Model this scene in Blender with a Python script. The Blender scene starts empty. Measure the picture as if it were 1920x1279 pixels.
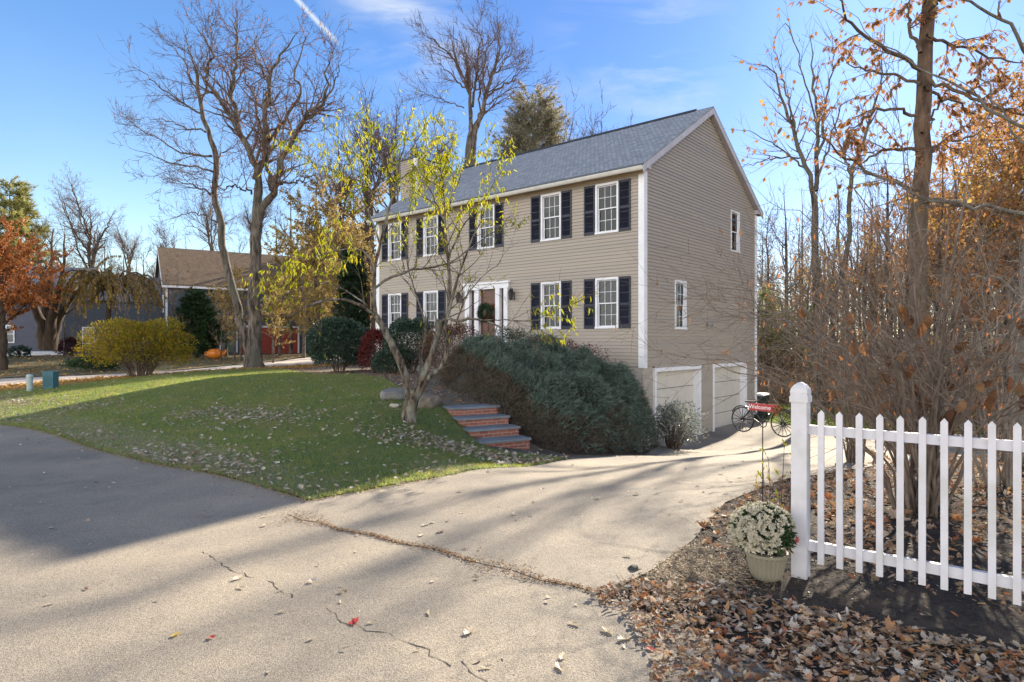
import bpy, bmesh, math, random
import numpy as np
from mathutils import Vector, Matrix, Euler
from mathutils.geometry import delaunay_2d_cdt

R = math.radians
scene = bpy.context.scene
COL = scene.collection

# ------------------------------------------------------------------ camera, light, exposure
SKY_LOW, SKY_HIGH, FILL_CLOUD = (.58, .54, .49), (.31, .41, .50), (8.5, 8.2, 7.8)  # last colour: fill light added to the sky behind the camera
CAM_H, FOC, UC, VC = 1.65, 1200.0, 960.0, 639.5
cd = bpy.data.cameras.new('camera'); cam = bpy.data.objects.new('camera', cd); COL.objects.link(cam)
cam.location = (0, 0, CAM_H); cam.rotation_euler = (R(90), 0, 0)
cd.sensor_width = 36.0; cd.lens = FOC / 1920 * 36; cd.clip_start = 0.05; cd.clip_end = 4000
scene.camera = cam
SUN_AZ, SUN_EL = R(31.5), R(26.0)          # azimuth clockwise from +Y
sd = bpy.data.lights.new('sun', 'SUN'); sun = bpy.data.objects.new('sun', sd); COL.objects.link(sun)
sd.energy = 4.8; sd.angle = R(0.7); sd.color = (1.0, 0.88, 0.70)
_s = Vector((math.sin(SUN_AZ) * math.cos(SUN_EL), math.cos(SUN_AZ) * math.cos(SUN_EL), math.sin(SUN_EL)))
sun.rotation_euler = _s.to_track_quat('Z', 'Y').to_euler(); sun.location = (20, 30, 30)
w = bpy.data.worlds.new("World"); scene.world = w; w.use_nodes = True
nt = w.node_tree; nt.nodes.clear()
def N(tree, typ, **kw):
    n = tree.nodes.new(typ)
    for k, v in kw.items():
        if k.startswith('i_'):
            key = k[2:]
            key = int(key) if key.isdigit() else key.replace('_', ' ')
            n.inputs[key].default_value = v
        else: setattr(n, k, v)
    return n
sky = N(nt, 'ShaderNodeTexSky', sky_type='NISHITA', sun_disc=False, sun_elevation=SUN_EL, sun_rotation=SUN_AZ,
        altitude=0, air_density=1.0, dust_density=0.3, ozone_density=2.0)
tc = N(nt, 'ShaderNodeTexCoord')
bg = N(nt, 'ShaderNodeBackground', i_Strength=0.15); out = N(nt, 'ShaderNodeOutputWorld')
L = nt.links.new
def M(op, a, b=None, c=None, tree=nt):
    n = tree.nodes.new('ShaderNodeMath'); n.operation = op
    for i, x in enumerate((a, b, c)):
        if x is None: continue
        if isinstance(x, (int, float)): n.inputs[i].default_value = x
        else: tree.links.new(x, n.inputs[i])
    return n.outputs[0]
def VM(op, a, b, tree=nt):
    n = tree.nodes.new('ShaderNodeVectorMath'); n.operation = op
    for i, x in enumerate((a, b)):
        if isinstance(x, (tuple, list, Vector)): n.inputs[i].default_value = x
        else: tree.links.new(x, n.inputs[i])
    return n.outputs['Value'] if op in ('DOT_PRODUCT', 'LENGTH') else n.outputs[0]
def dirvec(u, v): return Vector(((u - UC) / FOC, 1.0, (VC - v) / FOC)).normalized()
gd = tc.outputs['Generated']
def arc_mask(p0, p1, width, fade=0.05):
    """a straight streak of vapour across the sky between two directions"""
    a, b = dirvec(*p0), dirvec(*p1); n_ = a.cross(b).normalized(); t_ = n_.cross(a).normalized()
    across = M('ABSOLUTE', VM('DOT_PRODUCT', gd, tuple(n_)))
    along = VM('DOT_PRODUCT', gd, tuple(t_)); L1 = b.dot(t_)
    m = M('SUBTRACT', 1.0, M('DIVIDE', across, width)); m = M('MAXIMUM', m, 0.0)
    e0 = M('MULTIPLY', M('ADD', along, fade), 1 / fade); e1 = M('MULTIPLY', M('SUBTRACT', L1, along), 1 / fade)
    e = M('MINIMUM', M('MAXIMUM', M('MINIMUM', e0, e1), 0.0), 1.0)
    front = M('GREATER_THAN', VM('DOT_PRODUCT', gd, (0, 1, 0)), 0.1)
    return M('MULTIPLY', M('MULTIPLY', m, e), front)
nz = N(nt, 'ShaderNodeTexNoise', i_Scale=9.0, i_Detail=7.0, i_Roughness=0.62, i_Distortion=0.6)
mp = N(nt, 'ShaderNodeMapping'); mp.inputs['Scale'].default_value = (0.55, 0.8, 2.2); mp.inputs['Rotation'].default_value = (0, R(35), 0)
L(gd, mp.inputs['Vector']); L(mp.outputs[0], nz.inputs['Vector'])
def blob(u, v, rad):
    d = VM('DISTANCE' if False else 'SUBTRACT', gd, tuple(dirvec(u, v)))
    l = VM('LENGTH', d, (0, 0, 0)); return M('MAXIMUM', M('SUBTRACT', 1.0, M('DIVIDE', l, rad)), 0.0)
cir = M('MAXIMUM', M('MAXIMUM', blob(1235, 110, 0.12), blob(760, 20, 0.12)), M('MULTIPLY', blob(1160, 90, .13), .6))
cirn = M('MULTIPLY', M('MULTIPLY', cir, M('MAXIMUM', M('MULTIPLY', M('SUBTRACT', nz.outputs[0], 0.42), 3.2), 0.0)), 0.75)
tr1 = M('MULTIPLY', arc_mask((520, -40), (640, 88), 0.0048, 0.02), 0.8)
tr2 = M('MULTIPLY', M('MULTIPLY', arc_mask((690, -30), (960, 170), 0.045, 0.10), M('MULTIPLY', nz.outputs[0], 1.3)), 0.35)
cm = M('MINIMUM', M('ADD', M('ADD', cirn, tr1), tr2), 0.9)
sep = N(nt, 'ShaderNodeSeparateXYZ'); L(gd, sep.inputs[0])
def mixcol(fac, a, b, blend='MIX'):
    n = N(nt, 'ShaderNodeMix', data_type='RGBA', blend_type=blend)
    for key, x in (('Factor', fac), ('A', a), ('B', b)):
        if isinstance(x, (int, float)): n.inputs[key].default_value = x
        elif isinstance(x, tuple): n.inputs[key].default_value = x + (1,)
        else: L(x, n.inputs[key])
    return n.outputs['Result']
hi = M('MINIMUM', M('MAXIMUM', M('MULTIPLY', sep.outputs[2], 2.6), 0.0), 1.0)
tint = mixcol(hi, SKY_LOW, SKY_HIGH)
skyc = mixcol(1.0, sky.outputs[0], tint, 'MULTIPLY')
glow = M('MINIMUM', M('MAXIMUM', M('MULTIPLY', M('SUBTRACT', VM('DOT_PRODUCT', gd, tuple(_s)), .45), 1.9), 0.0), 1.0)
skyc = mixcol(1.0, skyc, mixcol(glow, (1.0, 1.0, 1.0), (.42, .50, .66)), 'MULTIPLY')
skyc = mixcol(cm, skyc, (2.1, 2.2, 2.25))
# unseen bright bank added behind the camera as fill light on the shaded walls
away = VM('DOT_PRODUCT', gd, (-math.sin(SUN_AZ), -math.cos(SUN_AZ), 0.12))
bank = M('MINIMUM', M('MAXIMUM', M('MULTIPLY', M('ADD', away, M('MULTIPLY', nz.outputs[0], .25)), 2.2), 0.0), 1.0)  # mask of the added fill, opposite the sun
low = M('MINIMUM', M('MAXIMUM', M('MULTIPLY', M('SUBTRACT', .62, sep.outputs[2]), 2.6), 0.0), 1.0)     # kept low, to light walls more than ground
skyc = mixcol(M('MULTIPLY', M('MULTIPLY', bank, low), M('GREATER_THAN', sep.outputs[2], -0.02)), skyc, FILL_CLOUD)
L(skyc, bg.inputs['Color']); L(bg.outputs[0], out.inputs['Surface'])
scene.view_settings.view_transform = 'Standard'; scene.view_settings.look = 'None'
scene.view_settings.exposure = 1.65; scene.view_settings.gamma = 1.0
scene.cycles.max_bounces = 8; scene.cycles.transparent_max_bounces = 12
scene.render.film_transparent = False

# ------------------------------------------------------------------ terrain
_ctl = np.array([
 (-11.9,14.85,-.26),(-2.1,6.6,0),(-14,3,-.1),(-6,0,0),(0,-8,0),(8,-8,0),(0,2,0),(2,3.5,0),(-22,23.4,-.42),(-35,31,-.5),(-4.9,8.97,-.09),(-6,5,-.04),
 (2,4.5,0),(3,3.8,0),(6,1.5,0.05),(5,6,.02),(3.7,5.9,.02),(1.6,5.3,0),(1,6.5,-.01),(.33,9.7,-.26),(3,9.5,-.2),(2,12.5,-.6),(5,12.5,-.55),
 (3.5,15.5,-1.0),(7,15.5,-.98),(4.5,17.6,-1.3),(6.2,20.9,-1.42),(9.3,24.5,-1.44),(10,20,-1.41),(12,16,-1.15),(14,22,-1.5),(12,28,-1.62),
 (18,30,-1.75),(12,40,-1.9),(25,40,-1.7),(10,60,-1.4),(8,10,-.2),(10,7,.05),(12,12,-.6),(18,12,-.4),(-.25,12.2,-.40),(.6,11,-.36),
 (-1.5,13.5,.22),(-2.1,12.1,.12),(-.9,14.2,.31),(-3,9.5,.1),(-1,9,-.02),(-4,16,.4),(-6,22,.5),(-9,19.6,.48),(-6.9,10.64,-.15),(-12,26,.4),(-11,30,.4),
 (-16,21.6,.03),(-8,14,.06),(-12.5,17.6,.06),(-5.5,26,.5),(-.8,22,.55),(1.45,20,.25),(3.7,18,-1.15),(1,15.4,-.05),(1.1,13.4,-.62),(2.6,15.2,-.9),
 (0,16.5,.4),(1.4,17.6,.2),(2.6,17.2,-.5),(2,36,.2),(-2,42,.4),(7,30,-.9),(-16,31,.15),(-21,26.5,-.06),(-30,45,.6),(-20,48,.62),(-10,48,.6),(-45,60,.8),
 (-60,30,.2),(0,75,.2),(-60,90,1),(60,90,-1),(60,20,0),(40,-20,0),(-40,-20,0),(-120,0,0),(120,0,0),(0,-120,0),(0,160,0),(140,140,0),(-140,140,1),
 (400,400,0),(-400,400,0),(400,-400,0),(-400,-400,0),(0,700,0),(900,900,0),(-900,900,0),(900,-900,0),(-900,-900,0)], float)
def _phi(d2): return np.sqrt(d2 + 0.35)
_d2 = ((_ctl[:, None, :2] - _ctl[None, :, :2]) ** 2).sum(-1)
_A = np.ones((len(_ctl) + 1,) * 2); _A[:-1, :-1] = _phi(_d2); _A[-1, -1] = 0
_W = np.linalg.solve(_A, np.append(_ctl[:, 2], 0))
def zt(x, y):
    x = np.asarray(x, float); y = np.asarray(y, float); sh = x.shape
    x = x.ravel(); y = y.ravel(); o = np.empty(len(x))
    for i in range(0, len(x), 40000):
        d2 = (x[i:i+40000, None] - _ctl[None, :, 0]) ** 2 + (y[i:i+40000, None] - _ctl[None, :, 1]) ** 2
        o[i:i+40000] = _phi(d2) @ _W[:-1] + _W[-1]
    return o.reshape(sh)
def Z(x, y): return float(zt(np.array([x]), np.array([y]))[0])
def P(u, v, d): return np.array([(u - UC) / FOC * d, d, CAM_H + (VC - v) / FOC * d])
def ground_at(u, d): x = (u - UC) / FOC * d; return (x, d, Z(x, d))

# ------------------------------------------------------------------ mesh building
def new_mesh(name, V, faces, mats=None, smooth=False, fmat=None):
    """V (n,3); faces = list of int arrays (m,k), one array per corner count"""
    me = bpy.data.meshes.new(name); V = np.asarray(V, np.float32)
    me.vertices.add(len(V)); me.vertices.foreach_set('co', V.ravel())
    faces = [np.asarray(f, np.int32) for f in faces if len(f)]
    nl = sum(f.size for f in faces); nf = sum(len(f) for f in faces)
    me.loops.add(nl); me.loops.foreach_set('vertex_index', np.concatenate([f.ravel() for f in faces]) if faces else np.zeros(0, np.int32))
    me.polygons.add(nf); st = []; o = 0
    for f in faces:
        k = f.shape[1]; st.append(o + np.arange(len(f)) * k); o += f.size
    if nf: me.polygons.foreach_set('loop_start', np.concatenate(st).astype(np.int32))
    if fmat is not None: me.polygons.foreach_set('material_index', np.asarray(fmat, np.int32))
    if nf: me.polygons.foreach_set('use_smooth', np.full(nf, bool(smooth)))
    for m in (mats or []): me.materials.append(m)
    me.update(calc_edges=True); me.validate()
    return me
def link(name, me, parent=None, loc=None, rotz=None):
    o = bpy.data.objects.new(name, me); COL.objects.link(o)
    if parent is not None: o.parent = parent
    if loc is not None: o.location = loc
    if rotz is not None: o.rotation_euler = (0, 0, rotz)
    return o
def tag(o, label=None, cat=None, group=None, kind=None):
    for k, v in (('label', label), ('category', cat), ('group', group), ('kind', kind)):
        if v: o[k] = v
    return o
def thing(name, label, cat, loc=(0, 0, 0), rotz=0, group=None):
    return tag(link(name, None, None, loc, rotz), label, cat, group)
class MB:
    def __init__(s): s.V = []; s.F = {}; s.n = 0; s.FM = {}
    def add(s, V, F, m=0):
        V = np.asarray(V, float).reshape(-1, 3)
        for f in F:
            f = np.asarray(f, int)
            if f.size == 0: continue
            if f.ndim == 1: f = f[None]
            s.F.setdefault(f.shape[1], []).append(f + s.n); s.FM.setdefault(f.shape[1], []).append(np.full(len(f), m))
        s.V.append(V); s.n += len(V); return s
    def box(s, lo, hi, T=None, m=0):
        x0, y0, z0 = lo; x1, y1, z1 = hi
        V = np.array([(x0,y0,z0),(x1,y0,z0),(x1,y1,z0),(x0,y1,z0),(x0,y0,z1),(x1,y0,z1),(x1,y1,z1),(x0,y1,z1)], float)
        if T is not None: V = T(V)
        return s.add(V, [np.array([(0,3,2,1),(4,5,6,7),(0,1,5,4),(1,2,6,5),(2,3,7,6),(3,0,4,7)])], m)
    def prism(s, poly, ext, m=0):
        """closed prism of a 3-d polygon pushed along ext"""
        p = np.asarray(poly, float); n = len(p); V = np.vstack([p, p + np.asarray(ext)])
        i = np.arange(n); j = (i + 1) % n
        return s.add(V, [np.stack([i, j, j + n, i + n], 1), i[::-1][None], (i + n)[None]], m)
    def lathe(s, prof, segs=24, c=(0, 0, 0), m=0, axis=2):
        prof = np.asarray(prof, float); k = len(prof); a = np.linspace(0, 2*np.pi, segs, endpoint=False)
        V = np.stack([prof[:, None, 0]*np.cos(a), prof[:, None, 0]*np.sin(a), np.repeat(prof[:, 1][:, None], segs, 1)], -1)
        if axis == 1: V = V[..., [0, 2, 1]]
        if axis == 0: V = V[..., [2, 0, 1]]
        V = V.reshape(-1, 3) + np.asarray(c)
        i, j = np.meshgrid(np.arange(k-1), np.arange(segs), indexing='ij'); j2 = (j+1) % segs
        return s.add(V, [np.stack([i*segs+j, i*segs+j2, (i+1)*segs+j2, (i+1)*segs+j], -1).reshape(-1, 4)], m)
    def tube(s, pts, r, sides=8, m=0):
        V, F = tubes([(np.asarray(pts, float), np.broadcast_to(np.asarray(r, float), (len(pts),)))], sides)
        s.add(V, [F], m); n = len(pts)
        s.add(np.array([pts[0]]), []); s.add(np.array([pts[-1]]), [])
        return s
    def build(s, name, mat, parent=None, loc=None, smooth=False):
        mats = mat if isinstance(mat, (list, tuple)) else [mat]
        ks = sorted(s.F); F = [np.vstack(s.F[k]) for k in ks]; fm = np.concatenate([np.concatenate(s.FM[k]) for k in ks]) if ks else []
        return link(name, new_mesh(name, np.vstack(s.V), F, mats, smooth, fm), parent, loc)
def tubes(br, sides):
    """many tapered tubes at once, grouped by point count -> V, quads"""
    groups = {}
    for p, r in br: groups.setdefault(len(p), []).append((p, r))
    Vs = []; Fs = []; off = 0
    a = np.linspace(0, 2*np.pi, sides, endpoint=False); ca, sa = np.cos(a), np.sin(a)
    for n, g in groups.items():
        Pp = np.array([x[0] for x in g], float); Rr = np.array([x[1] for x in g], float); B = len(g)
        T = np.gradient(Pp, axis=1); T /= np.linalg.norm(T, axis=-1, keepdims=True) + 1e-9
        d = Pp[:, -1] - Pp[:, 0]; ref = np.zeros((B, 3)); ref[np.arange(B), np.argmin(np.abs(d), 1)] = 1
        n1 = np.cross(T, ref[:, None]); n1 /= np.linalg.norm(n1, axis=-1, keepdims=True) + 1e-9; n2 = np.cross(T, n1)
        ring = Pp[:, :, None] + Rr[:, :, None, None] * (ca[:, None] * n1[:, :, None] + sa[:, None] * n2[:, :, None])
        Vs.append(ring.reshape(-1, 3))
        b, i, j = np.meshgrid(np.arange(B), np.arange(n-1), np.arange(sides), indexing='ij'); j2 = (j+1) % sides
        base = off + b*n*sides
        Fs.append(np.stack([base+i*sides+j, base+i*sides+j2, base+(i+1)*sides+j2, base+(i+1)*sides+j], -1).reshape(-1, 4)); off += B*n*sides
    return np.vstack(Vs), np.vstack(Fs)

# ------------------------------------------------------------------ materials
def C4(c): return (c[0], c[1], c[2], 1.0)
def base_mat(name):
    m = bpy.data.materials.new(name); m.use_nodes = True; t = m.node_tree; b = t.nodes['Principled BSDF']
    return m, t, b
def pmat(name, c1, c2=None, scale=6.0, rough=0.6, bump=0.0, bscale=None, detail=6.0, stretch=(1, 1, 1), spec=0.4, c3=None, scale3=0.7, lo=.35, hi=.65, metal=0.0, coords='Object'):
    """noise-varied surface: c1..c2 at one scale, c3 mixed in as broad stains, optional bump"""
    m, t, b = base_mat(name); b.inputs['Roughness'].default_value = rough; b.inputs['Specular IOR Level'].default_value = spec; b.inputs['Metallic'].default_value = metal
    if c2 is None and not bump: b.inputs['Base Color'].default_value = C4(c1); return m
    tcn = N(t, 'ShaderNodeTexCoord'); mpn = N(t, 'ShaderNodeMapping'); mpn.inputs['Scale'].default_value = stretch
    t.links.new(tcn.outputs[coords], mpn.inputs[0])
    def noise(sc, det=detail):
        n = N(t, 'ShaderNodeTexNoise', i_Scale=sc, i_Detail=det, i_Roughness=0.6); t.links.new(mpn.outputs[0], n.inputs['Vector']); return n.outputs[0]
    if c2 is not None:
        rp = N(t, 'ShaderNodeValToRGB'); rp.color_ramp.elements[0].position = lo; rp.color_ramp.elements[1].position = hi
        rp.color_ramp.elements[0].color = C4(c1); rp.color_ramp.elements[1].color = C4(c2); t.links.new(noise(scale), rp.inputs[0]); col = rp.outputs[0]
        if c3 is not None:
            mx = N(t, 'ShaderNodeMix', data_type='RGBA'); r3 = N(t, 'ShaderNodeMapRange', i_1=0.45, i_2=0.7, i_3=0.0, i_4=1.0)
            t.links.new(noise(scale3, 3.0), r3.inputs[0]); t.links.new(r3.outputs[0], mx.inputs['Factor']); t.links.new(col, mx.inputs['A']); mx.inputs['B'].default_value = C4(c3); col = mx.outputs['Result']
        t.links.new(col, b.inputs['Base Color'])
    else: b.inputs['Base Color'].default_value = C4(c1)
    if bump:
        bn = N(t, 'ShaderNodeBump', i_Strength=bump, i_Distance=0.02); t.links.new(noise(bscale or scale*2), bn.inputs['Height']); t.links.new(bn.outputs[0], b.inputs['Normal'])
    return m
def leafmat(name, cols, trans=0.45, rough=0.55, spec=0.25, through=None):
    """leaf surface: one colour per leaf, light passing through"""
    m, t, b = base_mat(name); g = N(t, 'ShaderNodeNewGeometry'); rp = N(t, 'ShaderNodeValToRGB'); el = rp.color_ramp.elements
    n = len(cols)
    while len(el) < n: el.new(0.5)
    for i, c in enumerate(cols): el[i].position = i / max(1, n-1); el[i].color = C4(c)
    t.links.new(g.outputs['Random Per Island'], rp.inputs[0]); t.links.new(rp.outputs[0], b.inputs['Base Color'])
    b.inputs['Roughness'].default_value = rough; b.inputs['Specular IOR Level'].default_value = spec
    if trans > 0:
        tr = N(t, 'ShaderNodeBsdfTranslucent'); mx = N(t, 'ShaderNodeMixShader', i_0=trans); o = t.nodes['Material Output']
        if through:                                                     # light coming through a blade is warmer than light off it
            gm_ = N(t, 'ShaderNodeMix', data_type='RGBA', blend_type='MULTIPLY'); gm_.inputs['Factor'].default_value = 1.0; gm_.inputs['B'].default_value = C4(through); t.links.new(rp.outputs[0], gm_.inputs['A']); t.links.new(gm_.outputs['Result'], tr.inputs[0])
        else: t.links.new(rp.outputs[0], tr.inputs[0])
        t.links.new(b.outputs[0], mx.inputs[1]); t.links.new(tr.outputs[0], mx.inputs[2]); t.links.new(mx.outputs[0], o.inputs[0])
    return m
# ------------------------------------------------------------------ shared materials
WHITE = pmat('white_trim', (.66, .67, .70), (.74, .75, .78), 3, .45, bump=.02)
SIDING = pmat('vinyl_siding', (.325, .282, .232), (.37, .32, .262), 1.0, .5, bump=.05, bscale=60, stretch=(.30, .30, 9.0), c3=(.30, .27, .235), scale3=.5)
CREAM = pmat('cream_soffit', (.50, .40, .27), (.56, .45, .31), 4, .5)
NAVY = pmat('navy_shutter', (.008, .011, .024), (.014, .018, .034), 5, .5, bump=.03)
CONC = pmat('concrete', (.30, .27, .23), (.40, .36, .31), 5, .85, bump=.25, bscale=30, c3=(.24, .21, .18))
GARAGE = pmat('garage_door_paint', (.50, .47, .42), (.56, .53, .475), 3, .45, bump=.05, bscale=80)
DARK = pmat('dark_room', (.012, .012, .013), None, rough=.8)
BLACKM = pmat('black_metal', (.012, .012, .013), (.02, .02, .02), 9, .4, spec=.5)
BLIND = pmat('blind_slats', (.38, .36, .31), (.44, .42, .37), 8, .6)
WOODDOOR = pmat('red_brown_door', (.075, .024, .012), (.12, .042, .018), 4, .35, stretch=(6, 6, .6), bump=.04)
def glass_mat():
    m, t, b = base_mat('window_glass'); o = t.nodes['Material Output']
    gl = N(t, 'ShaderNodeBsdfGlossy', i_Roughness=.03); gl.inputs[0].default_value = (.9, .95, 1, 1)
    tr = N(t, 'ShaderNodeBsdfTransparent'); tr.inputs[0].default_value = (.5, .54, .56, 1)
    fr = N(t, 'ShaderNodeFresnel', i_IOR=1.42); nz_ = N(t, 'ShaderNodeTexNoise', i_Scale=3.0, i_Detail=1.0); bp = N(t, 'ShaderNodeBump', i_Strength=.012, i_Distance=.1)
    t.links.new(nz_.outputs[0], bp.inputs['Height']); t.links.new(bp.outputs[0], gl.inputs['Normal'])
    mx = N(t, 'ShaderNodeMixShader'); t.links.new(fr.outputs[0], mx.inputs[0]); t.links.new(tr.outputs[0], mx.inputs[1]); t.links.new(gl.outputs[0], mx.inputs[2])
    t.links.new(mx.outputs[0], o.inputs[0]); return m
GLASS = glass_mat()
def shingle_mat(name, c1, c2, sc=1.0, rough=.75):
    m, t, b = base_mat(name); tcn = N(t, 'ShaderNodeTexCoord')
    br = N(t, 'ShaderNodeTexBrick', i_Scale=sc, offset=.5); br.inputs['Color1'].default_value = C4(c1); br.inputs['Color2'].default_value = C4(c2)
    br.inputs['Mortar'].default_value = C4([x*.55 for x in c1]); br.inputs['Mortar Size'].default_value = .007; br.inputs['Brick Width'].default_value = .16; br.inputs['Row Height'].default_value = .14
    br.inputs['Mortar Smooth'].default_value = .3; br.inputs['Bias'].default_value = 0.0
    t.links.new(tcn.outputs['UV'], br.inputs['Vector'])
    nz_ = N(t, 'ShaderNodeTexNoise', i_Scale=26.0, i_Detail=5.0, i_Roughness=.7); t.links.new(tcn.outputs['UV'], nz_.inputs['Vector'])
    mx = N(t, 'ShaderNodeMix', data_type='RGBA', blend_type='MULTIPLY'); mx.inputs['Factor'].default_value = .75
    r3 = N(t, 'ShaderNodeValToRGB'); r3.color_ramp.elements[0].color = (.45, .45, .45, 1); r3.color_ramp.elements[1].color = (1.5, 1.5, 1.5, 1); r3.color_ramp.elements[0].position = .3; r3.color_ramp.elements[1].position = .7
    t.links.new(nz_.outputs[0], r3.inputs[0]); t.links.new(br.outputs[0], mx.inputs['A']); t.links.new(r3.outputs[0], mx.inputs['B'])
    t.links.new(mx.outputs['Result'], b.inputs['Base Color']); b.inputs['Roughness'].default_value = rough; b.inputs['Specular IOR Level'].default_value = .15
    bp = N(t, 'ShaderNodeBump', i_Strength=.8, i_Distance=.025); t.links.new(br.outputs[1], bp.inputs['Height']); bp.invert = True; t.links.new(bp.outputs[0], b.inputs['Normal'])
    return m
ROOF = shingle_mat('roof_shingles', (.21, .235, .265), (.31, .335, .365), 1.0, .95)
def set_uv(o, fn):
    me = o.data; uv = me.uv_layers.new(name='UVMap'); co = np.empty(len(me.vertices)*3, np.float32); me.vertices.foreach_get('co', co); co = co.reshape(-1, 3)
    li = np.empty(len(me.loops), np.int32); me.loops.foreach_get('vertex_index', li); uv.data.foreach_set('uv', fn(co[li]).astype(np.float32).ravel())

# ------------------------------------------------------------------ the main house
HA = (3.725, 18.1); HROT = math.atan2(-.6535, .757); SL = -1.42
HW, HD = 12.15, 8.6
house = thing('house', 'two-storey tan clapboard house with navy shutters, grey roof and two garage doors', 'house', (HA[0], HA[1], SL), HROT)
def lz(z): return z - SL
def hworld(x, y, z=0):
    c, s = math.cos(HROT), math.sin(HROT); return np.array([HA[0] + c*x - s*y, HA[1] + s*x + c*y, z])
SLOPE, RIDGE, YR = .611, lz(9.44), HD/2
def rake_z(y): return RIDGE - .03 - .14 - SLOPE * abs(y - YR)       # underside of the roof at depth y
def siding(name, o, ex, n, x0, x1, z0, z1, holes, gable=False, parent=house, mat=SIDING, exp=.1016):
    o, ex, n = (np.asarray(a, float) for a in (o, ex, n)); V = []; F = []
    k = 0
    zc = z0
    while zc < z1 - 1e-4:
        ztop = min(zc + exp, z1); act = [h for h in holes if h[2] < ztop - 1e-4 and h[3] > zc + 1e-4]
        strips = []; iv = [(x0, x1)]
        for h in act:
            nv = []
            for p, q in iv:
                if h[1] <= p or h[0] >= q: nv.append((p, q)); continue
                if h[0] > p: nv.append((p, h[0]))
                if h[1] < q: nv.append((h[1], q))
            iv = nv
            if h[2] > zc + 1e-4: strips.append((zc, h[2], [(max(h[0], x0), min(h[1], x1))]))       # the piece under an opening
            if h[3] < ztop - 1e-4: strips.append((h[3], ztop, [(max(h[0], x0), min(h[1], x1))]))   # the piece over it
        strips.append((zc, ztop, iv))
        for a, b, iv in strips:
            for p, q in iv:
                pl, ql, pu, qu = p, q, p, q
                if gable:
                    for zz, wh in ((a, 0), (b, 1)):
                        half = (RIDGE - .17 - zz) / SLOPE
                        lo, hi = YR - half, YR + half
                        if wh == 0: pl, ql = max(p, lo), min(q, hi)
                        else: pu, qu = max(p, lo), min(q, hi)
                    if ql <= pl: continue
                    if qu < pu: pu = qu = (pl + ql) / 2
                oa, ob = .025 - .022*(a-zc)/exp, .025 - .022*(b-zc)/exp; i = len(V)
                for xx, zz, oo in ((pl, a, oa), (ql, a, oa), (qu, b, ob), (pu, b, ob)): V.append(o + xx*ex + np.array([0, 0, zz]) + oo*n)
                F.append((i, i+1, i+2, i+3))
                if abs(a - zc) < 1e-6:
                    V.append(o + pl*ex + np.array([0, 0, a])); V.append(o + ql*ex + np.array([0, 0, a])); F.append((i+4, i+5, i+1, i))
        zc = ztop
    return link(name, new_mesh(name, V, [np.array(F)], [mat]), parent)
def wall_T(o, ex, n):
    o, ex, n = (np.asarray(a, float) for a in (o, ex, n))
    return lambda V: o + V[:, :1]*ex + V[:, 2:3]*np.array([0, 0, 1.]) - V[:, 1:2]*n      # y = depth into the wall
def window(parent, o, ex, n, x0, x1, z0, z1, blind=.5, tone=0, curtain=None, shut=True, grid=True):
    """double-hung window: casing with sashes, grille, glass, blind"""
    T = wall_T(o, ex, n); f = MB(); c = .062
    f.box((x0, -.035, z0), (x0+c, .10, z1), T).box((x1-c, -.035, z0), (x1, .10, z1), T).box((x0+c, -.033, z1-c), (x1-c, .10, z1), T)
    f.box((x0-.012, -.05, z0-.012), (x1+.012, .10, z0+.042), T)
    zi0, zi1 = z0+.042, z1-c; zm = (zi0+zi1)/2; a, b = x0+c, x1-c; s = .028
    for q0, q1, d in ((zi0, zm+.015, .055), (zm-.015, zi1, .03)):
        f.box((a, d, q0), (a+s, d+.022, q1), T).box((b-s, d, q0), (b, d+.022, q1), T).box((a+s, d+.001, q0), (b-s, d+.021, q0+s+.006), T).box((a+s, d+.001, q1-s), (b-s, d+.021, q1), T)
    win = f.build('window', WHITE, parent)
    if grid:
        g = MB()
        for q0, q1, d in ((zi0+s, zm-.013, .062), (zm+.015, zi1-s, .037)):
            for k in (1, 2): xx = a+s+(b-a-2*s)*k/3; g.box((xx-.007, d, q0), (xx+.007, d+.008, q1), T)
            zz = (q0+q1)/2; g.box((a+s, d+.0015, zz-.007), (b-s, d+.0065, zz+.007), T)
        g.build('grille', WHITE, win)
    gm = MB()
    gm.add(T(np.array([(a+s, .066, zi0+s), (b-s, .066, zi0+s), (b-s, .066, zm), (a+s, .066, zm)])), [np.array([[0, 1, 2, 3]])])
    gm.add(T(np.array([(a+s, .041, zm), (b-s, .041, zm), (b-s, .041, zi1-s), (a+s, .041, zi1-s)])), [np.array([[0, 1, 2, 3]])])
    gm.build('glass', GLASS, win)
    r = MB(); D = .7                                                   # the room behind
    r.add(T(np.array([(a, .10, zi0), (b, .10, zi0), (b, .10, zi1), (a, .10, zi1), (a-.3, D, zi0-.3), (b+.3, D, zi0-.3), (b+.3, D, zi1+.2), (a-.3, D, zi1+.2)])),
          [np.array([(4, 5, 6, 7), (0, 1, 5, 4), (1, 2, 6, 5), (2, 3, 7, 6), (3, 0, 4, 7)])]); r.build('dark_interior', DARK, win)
    if blind > 0:
        bl = MB(); zt_ = zi1-.01; zb = zi1 - (zi1-zi0)*blind
        zz = zt_
        while zz > zb: bl.box((a+.01, .11, zz-.012), (b-.01, .135, zz-.007), lambda V: T(V + np.stack([0*V[:, 0], 0*V[:, 0], (V[:, 1]-.12)*.6], 1))); zz -= .030
        bl.build('blind', BLIND, win)
    return win
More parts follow.
